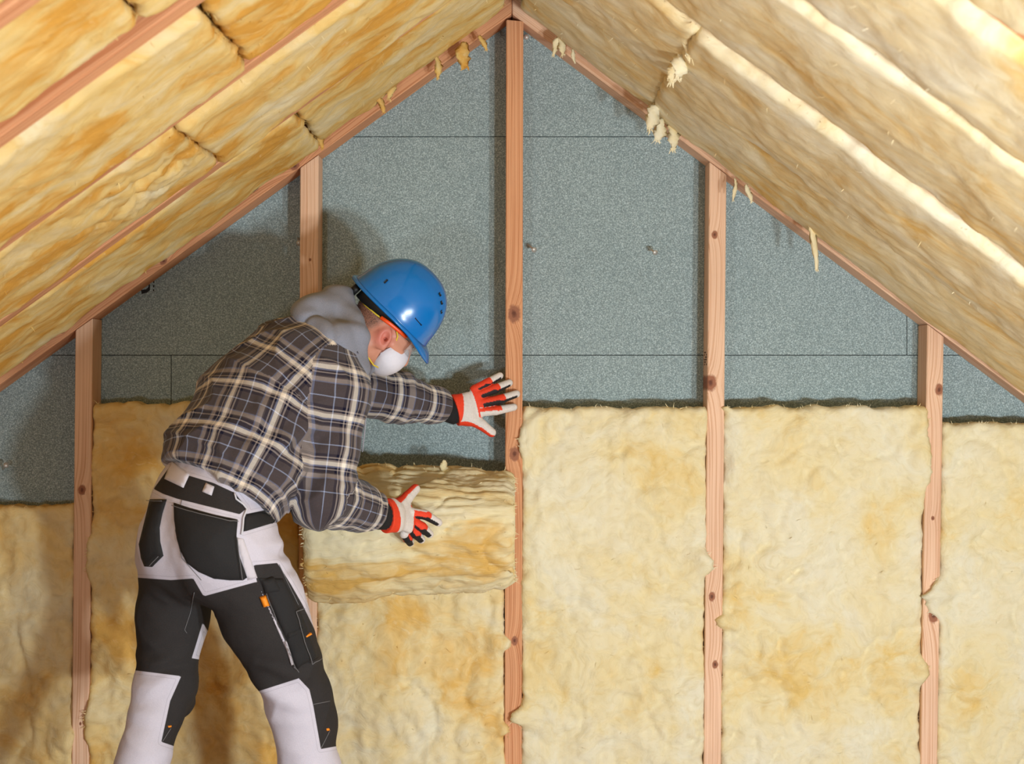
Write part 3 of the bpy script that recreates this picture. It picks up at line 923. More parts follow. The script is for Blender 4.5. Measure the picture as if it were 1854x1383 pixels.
def surface_nets(D, xs, ys, zs, smooth=2):
    ins = D < 0
    cnt = np.zeros(tuple(n - 1 for n in D.shape), np.int8)
    for dx in (0, 1):
        for dy in (0, 1):
            for dz in (0, 1):
                cnt += ins[dx:D.shape[0] - 1 + dx, dy:D.shape[1] - 1 + dy, dz:D.shape[2] - 1 + dz]
    mixed = (cnt > 0) & (cnt < 8)
    cells = np.argwhere(mixed)
    vid = np.full(mixed.shape, -1, np.int32)
    vid[mixed] = np.arange(len(cells))
    acc = np.zeros((len(cells), 3)); n = np.zeros(len(cells))
    corners = [(0, 0, 0), (1, 0, 0), (0, 1, 0), (1, 1, 0), (0, 0, 1), (1, 0, 1), (0, 1, 1), (1, 1, 1)]
    dv = [D[cells[:, 0] + c[0], cells[:, 1] + c[1], cells[:, 2] + c[2]].astype(np.float64) for c in corners]
    for i in range(8):
        for j in range(i + 1, 8):
            ci, cj = np.array(corners[i]), np.array(corners[j])
            if np.abs(ci - cj).sum() != 1: continue
            m = (dv[i] < 0) != (dv[j] < 0)
            t = np.where(m, dv[i] / np.where(m, dv[i] - dv[j], 1), 0)
            acc += np.where(m[:, None], ci + t[:, None] * (cj - ci), 0); n += m
    loc = acc / n[:, None]
    V = np.empty((len(cells), 3))
    for a, c in enumerate((xs, ys, zs)):
        i = cells[:, a]
        V[:, a] = c[i] + loc[:, a] * (c[i + 1] - c[i])
    F = []
    for a in range(3):
        b, c = (a + 1) % 3, (a + 2) % 3
        sl0 = [slice(None)] * 3; sl1 = [slice(None)] * 3
        sl0[a] = slice(0, -1); sl1[a] = slice(1, None)
        chg = ins[tuple(sl0)] != ins[tuple(sl1)]
        e = np.argwhere(chg)
        ok = (e[:, b] > 0) & (e[:, c] > 0) & (e[:, b] < D.shape[b] - 1) & (e[:, c] < D.shape[c] - 1)
        e = e[ok]
        first = ins[e[:, 0], e[:, 1], e[:, 2]]
        def cid(ob, oc):
            q = e.copy(); q[:, b] += ob; q[:, c] += oc
            return vid[q[:, 0], q[:, 1], q[:, 2]]
        quad = np.stack([cid(-1, -1), cid(0, -1), cid(0, 0), cid(-1, 0)], -1)
        quad = np.where(first[:, None], quad, quad[:, ::-1])
        F.append(quad)
    F = np.concatenate(F)
    F = F[(F >= 0).all(1)]
    return relax(V, F, smooth), F

def relax(V, F, it, w=0.5):
    E = np.concatenate([F[:, [0, 1]], F[:, [1, 2]], F[:, [2, 3]], F[:, [3, 0]]])
    E = np.concatenate([E, E[:, ::-1]])
    deg = np.bincount(E[:, 0], minlength=len(V)).astype(float)
    for _ in range(it):
        S = np.stack([np.bincount(E[:, 0], weights=V[E[:, 1], a], minlength=len(V)) for a in range(3)], -1)
        V = V * (1 - w) + w * S / np.maximum(deg, 1)[:, None]
    return V

def normals(V, F):
    n = np.cross(V[F[:, 2]] - V[F[:, 0]], V[F[:, 3]] - V[F[:, 1]])
    N = np.zeros_like(V)
    for i in range(4):
        for a in range(3):
            N[:, a] += np.bincount(F[:, i], weights=n[:, a], minlength=len(V))
    return N / np.maximum(np.linalg.norm(N, axis=1), 1e-9)[:, None]

def to_px(V):
    return np.stack([W / 2 + V[:, 0] * FPX / V[:, 1], H / 2 - (V[:, 2] - CAMZ) * FPX / V[:, 1]], -1)

def poly_sd(pts, poly):
    """signed distance (positive inside) of 2-D points to a polygon, in pixels"""
    poly = npv(poly); d = np.full(len(pts), 1e9); inside = np.zeros(len(pts), bool)
    for i in range(len(poly)):
        a, b = poly[i], poly[(i + 1) % len(poly)]
        ab = b - a; ap = pts - a
        t = np.clip((ap @ ab) / (ab @ ab), 0, 1)
        d = np.minimum(d, np.linalg.norm(ap - t[:, None] * ab, axis=1))
        c = ((a[1] > pts[:, 1]) != (b[1] > pts[:, 1]))
        with np.errstate(divide='ignore', invalid='ignore'):
            xx = a[0] + (pts[:, 1] - a[1]) * (b[0] - a[0]) / (b[1] - a[1])
        inside ^= c & (pts[:, 0] < xx)
    return np.where(inside, d, -d)

def float_attr(me, name, vals):
    at = me.attributes.new(name, 'FLOAT', 'POINT'); at.data.foreach_set('value', np.asarray(vals, np.float32))
def color_attr(me, name, cols):
    at = me.color_attributes.new(name, 'FLOAT_COLOR', 'POINT')
    c = np.ones((len(cols), 4), np.float32); c[:, :3] = cols
    at.data.foreach_set('color', c.reshape(-1))

# ------------------------------------------------------------------ the worker
YP = 4.30
person = empty('person', P(420, 1640, 4.33))
person.location.z = 0.0
tag(person, 'worker in blue hard hat and plaid jacket, bending forward to push in a batt', 'person')

def j(px, py, Y): return npv(P(px, py, Y))
r_hip = unit((0.69, -0.72, 0)); r_sh = unit((0.57, -0.82, -0.05))
# torso line with half-widths (across, front to back)
T = [(j(384, 918, 4.27), (.195, .150)), (j(432, 820, 4.345), (.200, .158)), (j(478, 735, 4.42), (.210, .160)), (j(540, 672, 4.475), (.205, .140)), (j(592, 628, 4.52), (.120, .095))]
RS, RE, RWR = j(606, 716, 4.40), j(584, 898, 4.355), j(694, 932, 4.555)
LS, LE, LWR = j(560, 690, 4.64), j(722, 720, 4.80), j(822, 741, 4.925)
# legs
RL = [(j(428, 985, 4.235), .112), (j(476, 1120, 4.29), .104), (j(540, 1262, 4.38), .084), (j(562, 1400, 4.40), .074), (j(572, 1640, 4.42), .078)]
LL = [(j(325, 990, 4.36), .108), (j(313, 1110, 4.40), .092), (j(300, 1240, 4.39), .076), (j(256, 1385, 4.30), .064), (j(205, 1600, 4.16), .070)]

# head frame: ears at HO, looking along hf, crown along hu, hr to the worker's right (towards us)
ph, ps, rho = math.radians(37), math.radians(28), math.radians(16)
hf = npv((math.cos(ph) * math.cos(ps), math.cos(ph) * math.sin(ps), -math.sin(ph)))
hr0 = npv((math.sin(ps), -math.cos(ps), 0)); hu0 = np.cross(hr0, hf)
hr = hr0 * math.cos(rho) - hu0 * math.sin(rho); hu = hu0 * math.cos(rho) + hr0 * math.sin(rho)
HY = 4.60
HO = j(686, 602, HY)
def hl(f, r, u): return HO + hf * f + hr * r + hu * u
# the hat sits tipped forward on the head and has a frame of its own
def frame(ph, ps, rho):
    f_ = npv((math.cos(ph) * math.cos(ps), math.cos(ph) * math.sin(ps), -math.sin(ph)))
    r0 = npv((math.sin(ps), -math.cos(ps), 0)); u0 = np.cross(r0, f_)
    return f_, r0 * math.cos(rho) - u0 * math.sin(rho), u0 * math.cos(rho) + r0 * math.sin(rho)
cf, cr, cu = frame(math.radians(45), math.radians(16), math.radians(17))
HC = j(711, 566, HY)                   # centre of the hat's rim

# ---- body: head, neck, trunk, limbs and hands as one surface
HANDS = {}
HANDS['left'] = dict(wrist=j(826, 742, 4.930), palm=[(j(843, 741, 4.945), (.040, .020)), (j(864, 730, 4.955), (.050, .018))],
    fingers=[[j(866, 746, 4.955), j(898, 743, 4.958), j(930, 737, 4.980)], [j(871, 730, 4.955), j(905, 723, 4.955), j(935, 713, 4.982)],
             [j(867, 715, 4.955), j(896, 704, 4.955), j(922, 693, 4.982)], [j(859, 705, 4.955), j(882, 693, 4.958), j(905, 680, 4.978)]],
    thumb=[j(848, 756, 4.950), j(872, 769, 4.955), j(890, 783, 4.965)], across=unit((0.25, 0, 1.0)))
HANDS['right'] = dict(wrist=j(700, 934, 4.565), palm=[(j(714, 932, 4.590), (.040, .020)), (j(740, 938, 4.640), (.050, .018))],
    fingers=[[j(742, 928, 4.640), j(770, 932, 4.655), j(794, 946, 4.685)], [j(744, 942, 4.645), j(764, 954, 4.660), j(778, 967, 4.690)],
             [j(740, 955, 4.645), j(753, 966, 4.662), j(763, 977, 4.690)], [j(732, 966, 4.640), j(738, 975, 4.660), j(743, 983, 4.688)]],
    thumb=[j(724, 915, 4.625), j(738, 900, 4.650), j(752, 885, 4.675)], across=unit((-0.25, 0.1, 1.0)))

def add_hand(F_, hd, grow, k=0.008, radii=(.0105, .0108, .0104, .0095)):
    w = hd['wrist']; ac = hd['across']
    g = grow
    wr = 1.0 if g > 0 else 0.72
    F_.cap(w, hd['palm'][0][0], ((.030 + g) * wr, (.020 + g) * wr), (.038 + g, .017 + g), ac, k)
    F_.cap(hd['palm'][0][0], hd['palm'][1][0], (hd['palm'][0][1][0] - .006 + g, .017 + g), (hd['palm'][1][1][0] - .010 + g, .014 + g), ac, k)
    for fg, r in zip(hd['fingers'], radii):
        base = hd['palm'][1][0] * .35 + fg[0] * .65
        F_.cap(base, fg[0], r + g, r + g, None, k * .6)
        F_.cap(fg[0], fg[1], r + g, r * .95 + g, None, .003)
        F_.cap(fg[1], fg[2], r * .97 + g, r * .70 + g, None, .003)
    th = hd['thumb']
    F_.cap(hd['palm'][0][0] * .5 + th[0] * .5, th[0], .018 + g, .016 + g, None, k)
    F_.cap(th[0], th[1], .016 + g, .0125 + g, None, k)
    F_.cap(th[1], th[2], .0125 + g, .010 + g, None, .003)

def build_body():
    c = HO
    xs = axis_coords(-1.10, 0.10, (c[0] - .13, c[0] + .17), 0.009, 0.0026)
    ys = axis_coords(4.00, 5.02, (c[1] - .14, c[1] + .16), 0.009, 0.0026)
    zs = axis_coords(-0.01, 1.75, (c[2] - .16, c[2] + .16), 0.009, 0.0026)
    f = Field(xs, ys, zs)
    A = [hf, hr, hu]
    f.ell(hl(-.004, 0, .050), (.100, .077, .088), A, .01)                # cranium
    f.ell(hl(.038, 0, -.004), (.060, .062, .074), A, .03)                # face
    f.cap(hl(.005, .046, -.055), hl(.054, .018, -.068), .020, .018, None, .03)   # jaw
    f.cap(hl(.005, -.046, -.055), hl(.054, -.018, -.068), .020, .018, None, .03)
    f.cap(hl(.052, -.012, -.070), hl(.052, .012, -.070), .018, .018, None, .02)
    f.cap(hl(.094, 0, .030), hl(.112, 0, -.020), .010, .015, None, .014)   # nose
    for s in (-1, 1):
        f.ell(hl(.090, s * .031, .022), (.017, .018, .013), A, .010, 'sub')      # sockets
        f.ell(hl(.080, s * .031, .022), (.0125, .0125, .0125), A, .003)          # eyes
        f.cap(hl(.094, s * .014, .040), hl(.082, s * .050, .040), .008, .007, None, .012)   # brow
        f.cap(hl(.062, s * .054, -.008), hl(.030, s * .066, -.002), .014, .012, None, .02)  # cheekbone
        # ear: shell, rim and lobe, with a hollow
        ea = unit(hu * .95 - hf * .30); eb = unit(np.cross(hr * s, ea)); en = unit(hr * s + hf * -.35)
        E = hl(-.004, s * .079, .000)
        f.ell(E, (.031, .020, .009), [ea, eb, en], .006)
        f.ell(E + en * .009 + hf * .004, (.019, .0105, .008), [ea, eb, en], .004, 'sub')
        f.ell(E + hf * .010 - hu * .004 + en * .004, (.007, .006, .008), [ea, eb, en], .003)
        f.ell(E - ea * .026 + hf * .005, (.010, .009, .006), [ea, eb, en], .006)
        f.ell(E + hf * .006 + en * .002 - ea * .003, (.0055, .005, .010), [ea, eb, en], .003, 'sub')
    f.cap(hl(.084, -.016, -.052), hl(.084, .016, -.052), .008, .008, None, .008)     # lips
    nb = T[4][0]
    f.cap(hl(-.026, 0, -.035), nb, (.062, .066), (.075, .075), hr, .03)
    # trunk and limbs stay inside the clothes
    for (a, ra), (b, rb) in zip(T[:-1], T[1:]):
        f.cap(a, b, (ra[0] * .72, ra[1] * .72), (rb[0] * .72, rb[1] * .72), r_sh, .04)
    f.cap(T[0][0], j(380, 985, 4.29), (.14, .10), (.14, .10), r_hip, .04)
    for L_ in (RL, LL):
        for (a, ra), (b, rb) in zip(L_[:-1], L_[1:]):
            f.cap(a, b, ra * .66, rb * .62, None, .03)
    for S, E, Wp in ((RS, RE, RWR), (LS, LE, LWR)):
        f.cap(T[3][0], S, .07, .055, None, .04); f.cap(S, E, .052, .042, None, .02); f.cap(E, Wp, .036, .020, None, .02)
    for hd in HANDS.values():
        add_hand(f, hd, -.0035)
    return f.mesh(2)
bV, bF = build_body()
skin = NT('skin'); skin.set(Roughness=0.5)
sv = skin.obj()
sc = skin.mix(skin.noise(sv, 22, 4, .6), srgb(196, 128, 104), srgb(222, 160, 132))
geo = skin.n('ShaderNodeAttribute', attribute_name='flush')
sc = skin.mix(geo.outputs['Fac'], sc, srgb(206, 112, 98))
stub = skin.n('ShaderNodeAttribute', attribute_name='stubble')
stf = skin.math('MULTIPLY', stub.outputs['Fac'], skin.ramp(skin.noise(sv, 420, 2, .6), [(.35, (.45,) * 3), (.6, (1,) * 3)]))
sc = skin.mix(stf, sc, srgb(84, 62, 54))
skin.l(sc, skin.b.inputs['Base Color'])
skin.b.inputs['Subsurface Weight'].default_value = 0.0
skin.bump(skin.noise(sv, 260, 3), .25, .001)
body_me = mesh_np('body', bV, bF)
loc = np.stack([(bV - HO) @ hf, (bV - HO) @ hr, (bV - HO) @ hu], -1)
near_head = np.linalg.norm(bV - HO, axis=1) < .25
ear_d = np.minimum(np.linalg.norm(loc - npv((-.006, .085, 0)), axis=1), np.linalg.norm(loc - npv((-.006, -.085, 0)), axis=1))
float_attr(body_me, 'flush', np.where(near_head, np.clip(1.25 - ear_d / .036, 0, .8), 0))
# cropped hair: behind and above the ears
hair_f = np.clip((-.028 - loc[:, 0] + .35 * np.clip(loc[:, 2] - .02, -.2, .1)) / .018, 0, 1) * np.clip((loc[:, 2] + .085) / .03, 0, 1)
hair_t = np.clip((loc[:, 2] - .028) / .014, 0, 1) * np.clip((.062 - loc[:, 0]) / .02, 0, 1)
float_attr(body_me, 'stubble', np.where(near_head, np.clip(np.maximum(hair_f, hair_t), 0, 1) * .92, 0))
body = link('body', body_me, skin.m, person)
body_bvh = BVHTree.FromPolygons(bV.tolist(), bF.tolist())

# ---- plaid flannel
def plaid_material():
    t = NT('plaid_flannel'); t.set(Roughness=0.92)
    t.b.inputs['Specular IOR Level'].default_value = 0.1
    t.b.inputs['Sheen Weight'].default_value = 0.15
    sep = t.n('ShaderNodeSeparateXYZ'); t.l(t.uv(), sep.inputs[0])
    BR, NV, CR, TA, BL = srgb(74, 66, 68), srgb(20, 20, 42), srgb(244, 234, 220), srgb(160, 148, 142), srgb(158, 170, 200)
    SB = srgb(118, 126, 156)
    stops = [(0.0, BR), (.185, BL), (.208, BR), (.38, NV), (.445, TA), (.475, NV), (.51, TA), (.545, CR), (.635, SB), (.665, NV), (.70, TA), (.725, NV), (.785, BR), (.81, TA), (.90, SB), (.925, BR)]
    ws = []
    for c, per, off in ((sep.outputs[0], .116, .1), (sep.outputs[1], .126, .35)):
        w = t.math('FRACT', t.math('ADD', t.math('DIVIDE', c, per), off + 10))
        ws.append(t.ramp(w, stops, 'CONSTANT'))
    # the twill shows warp and weft in turn
    mixf = t.math('FRACT', t.math('MULTIPLY', t.math('ADD', sep.outputs[0], sep.outputs[1]), 330))
    c = t.mix(t.ramp(mixf, [(.2, (.34,) * 3), (.7, (.66,) * 3)]), ws[0], ws[1])
    nz = t.noise(t.obj(), 220, 3, .7)
    c = t.mix(.4, c, t.ramp(nz, [(.3, (.78,) * 3), (.7, (1.15,) * 3)]), 'MULTIPLY')
    t.l(c, t.b.inputs['Base Color'])
    t.bump(t.math('ADD', nz, t.math('MULTIPLY', t.noise(t.obj(), 30, 4), 1.5)), .5, .002)
    return t.m
plaid = plaid_material()

def chain_coords(V, pts, rights, R, s0=0.0):
    """arc length along a chain and arc around it, and the distance to it"""
    best = np.full(len(V), 1e9); S = np.zeros(len(V)); seg_i = np.zeros(len(V), int); tt = np.zeros(len(V))
    acc = 0
    for i in range(len(pts) - 1):
        a, b = pts[i], pts[i + 1]; ax = b - a; L = np.linalg.norm(ax)
        raw = ((V - a) @ ax) / L ** 2
        t = np.clip(raw, -3 if i == 0 else 0, 4 if i == len(pts) - 2 else 1)
        tc = np.clip(raw, 0, 1)
        d = np.linalg.norm(V - a - tc[:, None] * ax, axis=1)
        m = d < best
        best[m] = d[m]; S[m] = acc + t[m] * L; seg_i[m] = i; tt[m] = tc[m]
        acc += L
    P_ = npv(pts); Rr = npv(rights)
    T_ = np.diff(P_, axis=0); T_ /= np.linalg.norm(T_, axis=1)[:, None]
    C = P_[seg_i] + (P_[seg_i + 1] - P_[seg_i]) * tt[:, None]
    tang = T_[seg_i]
    r = Rr[seg_i] * (1 - tt[:, None]) + Rr[np.minimum(seg_i + 1, len(Rr) - 1)] * tt[:, None]
    r = r - tang * (r * tang).sum(1)[:, None]; r /= np.linalg.norm(r, axis=1)[:, None]
    fr = np.cross(r, tang)
    rel = V - C
    ang = np.arctan2((rel * fr).sum(1), (rel * r).sum(1))
    return S + s0, ang * R, best

HEM_C = j(404, 901, 4.30); HEM_N = unit(npv((0.50, 0.36, 0.80)))
def build_jacket():
    f = Field(np.arange(-.98, -.10, .006), np.arange(4.02, 5.02, .006), np.arange(.80, 1.66, .006))
    for (a, ra), (b, rb) in zip(T[:-1], T[1:]):
        f.cap(a, b, ra, rb, r_hip * .5 + r_sh * .5, .05, m=.09)
    # shoulders
    f.cap(T[3][0], RS, (.10, .10), (.086, .086), None, .06); f.cap(T[3][0], LS, .10, .085, None, .06)
    # the blouse of cloth above the hem at the back and the belly hanging forward
    f.ell(j(366, 800, 4.30), (.075, .085, .055), None, .05)
    f.ell(j(470, 850, 4.28), (.10, .10, .11), None, .05)
    f.ell(j(580, 770, 4.47), (.10, .10, .12), None, .05)
    # sleeves
    mid = (RS + RE) / 2
    f.cap(RS, mid, .088, .080, None, .04); f.cap(mid, RE, .080, .083, None, .03)
    f.cap(RE, RE * .45 + RWR * .55, .083, .068, None, .03); f.cap(RE * .45 + RWR * .55, RWR, .066, .048, None, .02)
    f.cap(LS, LE, .085, .072, None, .04); f.cap(LE, LE * .4 + LWR * .6, .070, .056, None, .03); f.cap(LE * .4 + LWR * .6, LWR, .055, .040, None, .02)
    # open ends: hem, cuffs, collar
    f.plane(HEM_C, HEM_N)
    ax = unit(RWR - RE); X, Y, Z = f.x[:, None, None], f.y[None, :, None], f.z[None, None, :]
    for E_, W_, cut in ((RE, RWR, -.042), (LE, LWR, -.040)):
        ax = unit(W_ - E_); c = W_ + ax * cut
        dpl = (X - c[0]) * ax[0] + (Y - c[1]) * ax[1] + (Z - c[2]) * ax[2]
        reg = (X - c[0]) ** 2 + (Y - c[1]) ** 2 + (Z - c[2]) ** 2 < .12 ** 2
        f.D = np.where(reg, np.maximum(f.D, dpl), f.D).astype(np.float32)
    return f.mesh(2)
jV, jF = build_jacket()
tors = [t[0] for t in T]
cT = chain_coords(jV, tors, [r_hip, r_hip, r_sh, r_sh, r_sh], .175)
cR = chain_coords(jV, [RS + npv((0, 0, .05)), RE, RWR], [unit((0, -1, 0))] * 3, .080, .04)
cL = chain_coords(jV, [LS, LE, LWR], [unit((0, -1, 0))] * 3, .070, .02)
# folds
jN = normals(jV, jF)
# radial scores pick the panel each vertex belongs to
sc_T = cT[2] - .150; sc_R = cR[2] - .078; sc_L = cL[2] - .068
x, y, z = jV.T
d = .007 * fbm(x * 9, y * 9, z * 9, 3)
fold = ridge(x * 6 + z * 5, y * 8, z * 7 - x * 4) ** 3
d += .011 * fold * np.clip(1 - np.abs(sc_T) / .25, 0, 1)
for E_, rad in ((RE, .14), (LE, .12)):
    w_ = np.clip(1 - np.linalg.norm(jV - E_, axis=1) / rad, 0, 1)
    sarm = cR[0] if E_ is RE else cL[0]
    d += .007 * w_ * np.sin(sarm * 120 + 3.0 * pnoise(x * 12, y * 12, z * 12) * 2)
# bunching near the right cuff, creases under the arm
wc = np.clip(1 - np.linalg.norm(jV - (RWR * .75 + RE * .25), axis=1) / .10, 0, 1)
d += .006 * wc * np.sin(cR[0] * 190 + 4 * pnoise(x * 15, y * 15, z * 15))
under = j(520, 800, 4.22)
wu_ = np.clip(1 - np.linalg.norm(jV - under, axis=1) / .20, 0, 1)
d += .014 * wu_ * np.sin((x * .55 - z * .8) * 75 + 5 * pnoise(x * 7, y * 7, z * 7))
# hem band pulls in a little
hd_ = (jV - HEM_C) @ HEM_N
d += np.where(hd_ < .055, -.004, 0) + .004 * np.exp(-((hd_ - .06) / .01) ** 2)
jV = jV + jN * d[:, None]
jacket_me = mesh_np('jacket', jV, jF)
def face_uv(me, F, chains, scores):
    fc = np.argmin(np.stack([s[F].mean(1) for s in scores], -1), 1)
    uvl = me.uv_layers.new(name='UVMap')
    out = np.zeros((len(F) * 4, 2), np.float32)
    for k, (S, A, _) in enumerate(chains):
        m = fc == k
        a = A[F[m]]; R = np.abs(A).max() / math.pi
        a0 = a[:, :1]
        a = a0 + (a - a0 + math.pi * R) % (2 * math.pi * R) - math.pi * R      # no wrap inside a face
        uv = np.stack([a, S[F[m]]], -1)
        out.reshape(-1, 4, 2)[m] = uv
    li = np.zeros(len(me.loops), np.int32); me.loops.foreach_get('vertex_index', li)
    uvl.data.foreach_set('uv', out.reshape(-1))
    return fc
panel_id = face_uv(jacket_me, jF, [cT, cR, cL], [sc_T, sc_R, sc_L])
jacket = link('jacket', jacket_me, plaid, person)
jacket['label'] = 'brown, navy and cream plaid flannel jacket'
jacket_bvh = BVHTree.FromPolygons(jV.tolist(), jF.tolist())

# ---- hood of the grey sweatshirt, bunched at the neck
def build_hood():
    f = Field(np.arange(-.72, -.30, .0042), np.arange(4.26, 4.76, .0042), np.arange(1.28, 1.72, .0042))
    f.cap(j(566, 572, 4.47), j(604, 622, 4.40), .058, .050, None, .03)
    f.cap(j(604, 622, 4.40), j(652, 672, 4.42), .050, .026, None, .03)
    f.cap(j(566, 572, 4.47), j(618, 548, 4.55), .052, .046, None, .03)
    f.cap(j(618, 546, 4.55), j(640, 600, 4.45), .040, .040, None, .03)
    f.cap(j(640, 600, 4.45), j(658, 668, 4.44), .036, .018, None, .03)
    f.cap(j(618, 546, 4.55), j(660, 590, 4.68), .036, .034, None, .03)
    f.cap(j(660, 590, 4.68), j(668, 668, 4.58), .034, .020, None, .03)
    f.cap(j(668, 668, 4.58), j(658, 690, 4.46), .020, .016, None, .02)
    # the hollow for the neck
    f.cap(hl(-.03, 0, -.04), T[4][0], (.056, .058), (.060, .060), hr, .015, 'sub')
    f.cap(hl(-.06, .0, .03), hl(-.03, .0, -.05), (.075, .07), (.062, .062), hr, .015, 'sub')
    return f.mesh(2)
hV, hF = build_hood()
hN = normals(hV, hF)
x, y, z = hV.T
d = .013 * np.sin((x * .6 + z * 1.0) * 58 + 6 * pnoise(x * 6, y * 6, z * 6)) * np.clip(.4 + 1.6 * pnoise(x * 7 + 4, y * 7, z * 7), 0, 1) + .005 * fbm(x * 14, y * 14, z * 14, 2) - .012 * ridge(x * 8 + 2, y * 8, z * 6) ** 4
hV = relax(hV + hN * d[:, None], hF, 1)
hood_m = simple('grey_jersey', srgb(134, 137, 150), 0.95, noise_amt=0.22, scale=330, bump=0.0012)
hood = link('hood', mesh_np('hood', hV, hF), hood_m, person)
hood['label'] = 'grey sweatshirt hood bunched at the neck'
hood_bvh = BVHTree.FromPolygons(hV.tolist(), hF.tolist())

# ---- trousers
def build_trousers():
    f = Field(np.arange(-1.12, -.36, .006), np.arange(3.98, 4.66, .006), np.arange(.06, 1.24, .006))
    f.cap(j(368, 1000, 4.285), j(376, 920, 4.285), (.170, .130), (.165, .125), r_hip, .05)
    f.cap(j(376, 920, 4.285), j(420, 815, 4.345), (.165, .125), (.160, .122), r_hip, .05)
    bk = -unit((.72, .69, 0))
    f.ell(j(312, 985, 4.27), (.085, .085, .10), None, .05); f.ell(j(390, 985, 4.19), (.09, .09, .11), None, .05)
    for L_ in (RL, LL):
        for i, ((a, ra), (b, rb)) in enumerate(zip(L_[:-1], L_[1:])):
            f.cap(a, b, ra, rb, None, .035 if i else .05)
    # knee pads push the cloth forward
    f.ell(j(582, 1308, 4.42), (.042, .05, .060), None, .03)
    f.ell(j(322, 1262, 4.46), (.045, .05, .060), None, .03)
    # cargo pocket bulk on the right thigh
    f.cap(j(505, 1060, 4.25), j(545, 1190, 4.32), .050, .045, None, .05)
    f.plane(j(404, 826, 4.33), -unit(npv((.42, .20, .88))))
    f.plane((0, 0, .10), (0, 0, 1))
    return f.mesh(2)
tV, tF = build_trousers()
tN = normals(tV, tF)
x, y, z = tV.T
d = .006 * fbm(x * 8, y * 8, z * 8, 3) + .004 * ridge(x * 7, y * 7, z * 5) ** 3
def fold_at(c, rad, amp, freq, dirv):
    w_ = np.clip(1 - np.linalg.norm(tV - c, axis=1) / rad, 0, 1)
    return amp * w_ * np.sin((tV @ unit(dirv)) * freq + 4 * pnoise(x * 9, y * 9, z * 9))
d += fold_at(j(285, 1210, 4.32), .13, .007, 95, (-.2, 0, 1)) + fold_at(j(500, 1240, 4.30), .13, .007, 95, (.3, 0, 1))
d += fold_at(j(330, 1040, 4.30), .11, .005, 120, (.7, 0, .7)) + fold_at(j(505, 1000, 4.22), .09, .007, 110, (-.3, 0, 1)) + fold_at(j(250, 1330, 4.25), .16, .004, 70, (.3, 0, 1))
tV = relax(tV + tN * d[:, None], tF, 1)
trs_me = mesh_np('trousers', tV, tF)
px = to_px(tV)
BLACK = [
    [(306, 846), (278, 885), (295, 894), (321, 903), (434, 931), (447, 920), (425, 892), (386, 874), (339, 860)],
    [(443, 931), (486, 922), (530, 936), (441, 963)],
    [(240, 1045), (310, 1050), (350, 1047), (372, 1085), (376, 1097), (354, 1170), (346, 1195), (328, 1224), (240, 1213)],
    [(345, 1191), (385, 1198), (385, 1219), (375, 1264), (370, 1280), (355, 1305), (322, 1353), (292, 1343), (308, 1269), (329, 1222)],
    [(352, 1084), (465, 1053), (541, 1228), (466, 1252), (405, 1188), (350, 1100)],
    [(459, 1023), (502, 1019), (525, 1055), (548, 1095), (570, 1140), (590, 1185), (610, 1238), (625, 1269), (630, 1298), (625, 1348), (581, 1356), (567, 1277), (560, 1248), (541, 1228), (512, 1150), (465, 1053)],
]
blk = np.max(np.stack([poly_sd(px, p) for p in BLACK], -1), -1)
float_attr(trs_me, 'black', blk)
trm = NT('work_trousers'); trm.set(Roughness=0.85)
trm.b.inputs['Specular IOR Level'].default_value = 0.2
at = trm.n('ShaderNodeAttribute', attribute_name='black')
weave = trm.noise(trm.obj(), 420, 2, .6)
bcol = trm.mix(weave, srgb(42, 40, 40), srgb(60, 56, 55)); wcol = trm.mix(weave, srgb(198, 193, 206), srgb(222, 217, 228))
seam = trm.ramp(trm.math('ABSOLUTE', trm.math('ADD', at.outputs['Fac'], 6.0)), [(.0, (1,) * 3), (.7, (0,) * 3)])
wcol = trm.mix(trm.math('MULTIPLY', seam, .45), wcol, srgb(130, 124, 138))
msk = trm.math('MULTIPLY_ADD', at.outputs['Fac'], 1.2, .5, clamp=True)
trm.l(trm.mix(msk, wcol, bcol), trm.b.inputs['Base Color'])
trm.bump(trm.math('ADD', weave, trm.math('MULTIPLY', trm.noise(trm.obj(), 26, 4), 2.0)), .4, .002)
trousers = link('trousers', trs_me, trm.m, person)
trousers['label'] = 'white and black work trousers with holster pockets'
trs_bvh = BVHTree.FromPolygons(tV.tolist(), tF.tolist())

from mathutils.geometry import delaunay_2d_cdt
CAMP = Vector((0, 0, CAMZ))
def on_surface(px_, py_, bvh, lift, fallback_Y):
    tgt = P(px_, py_, fallback_Y)
    dr = (tgt - CAMP).normalized()
    hit, nrm, _, _ = bvh.ray_cast(CAMP, dr)
    if hit is None:
        hit, nrm, _, _ = bvh.find_nearest(tgt)
    return hit + nrm * lift - dr * lift * .4, nrm

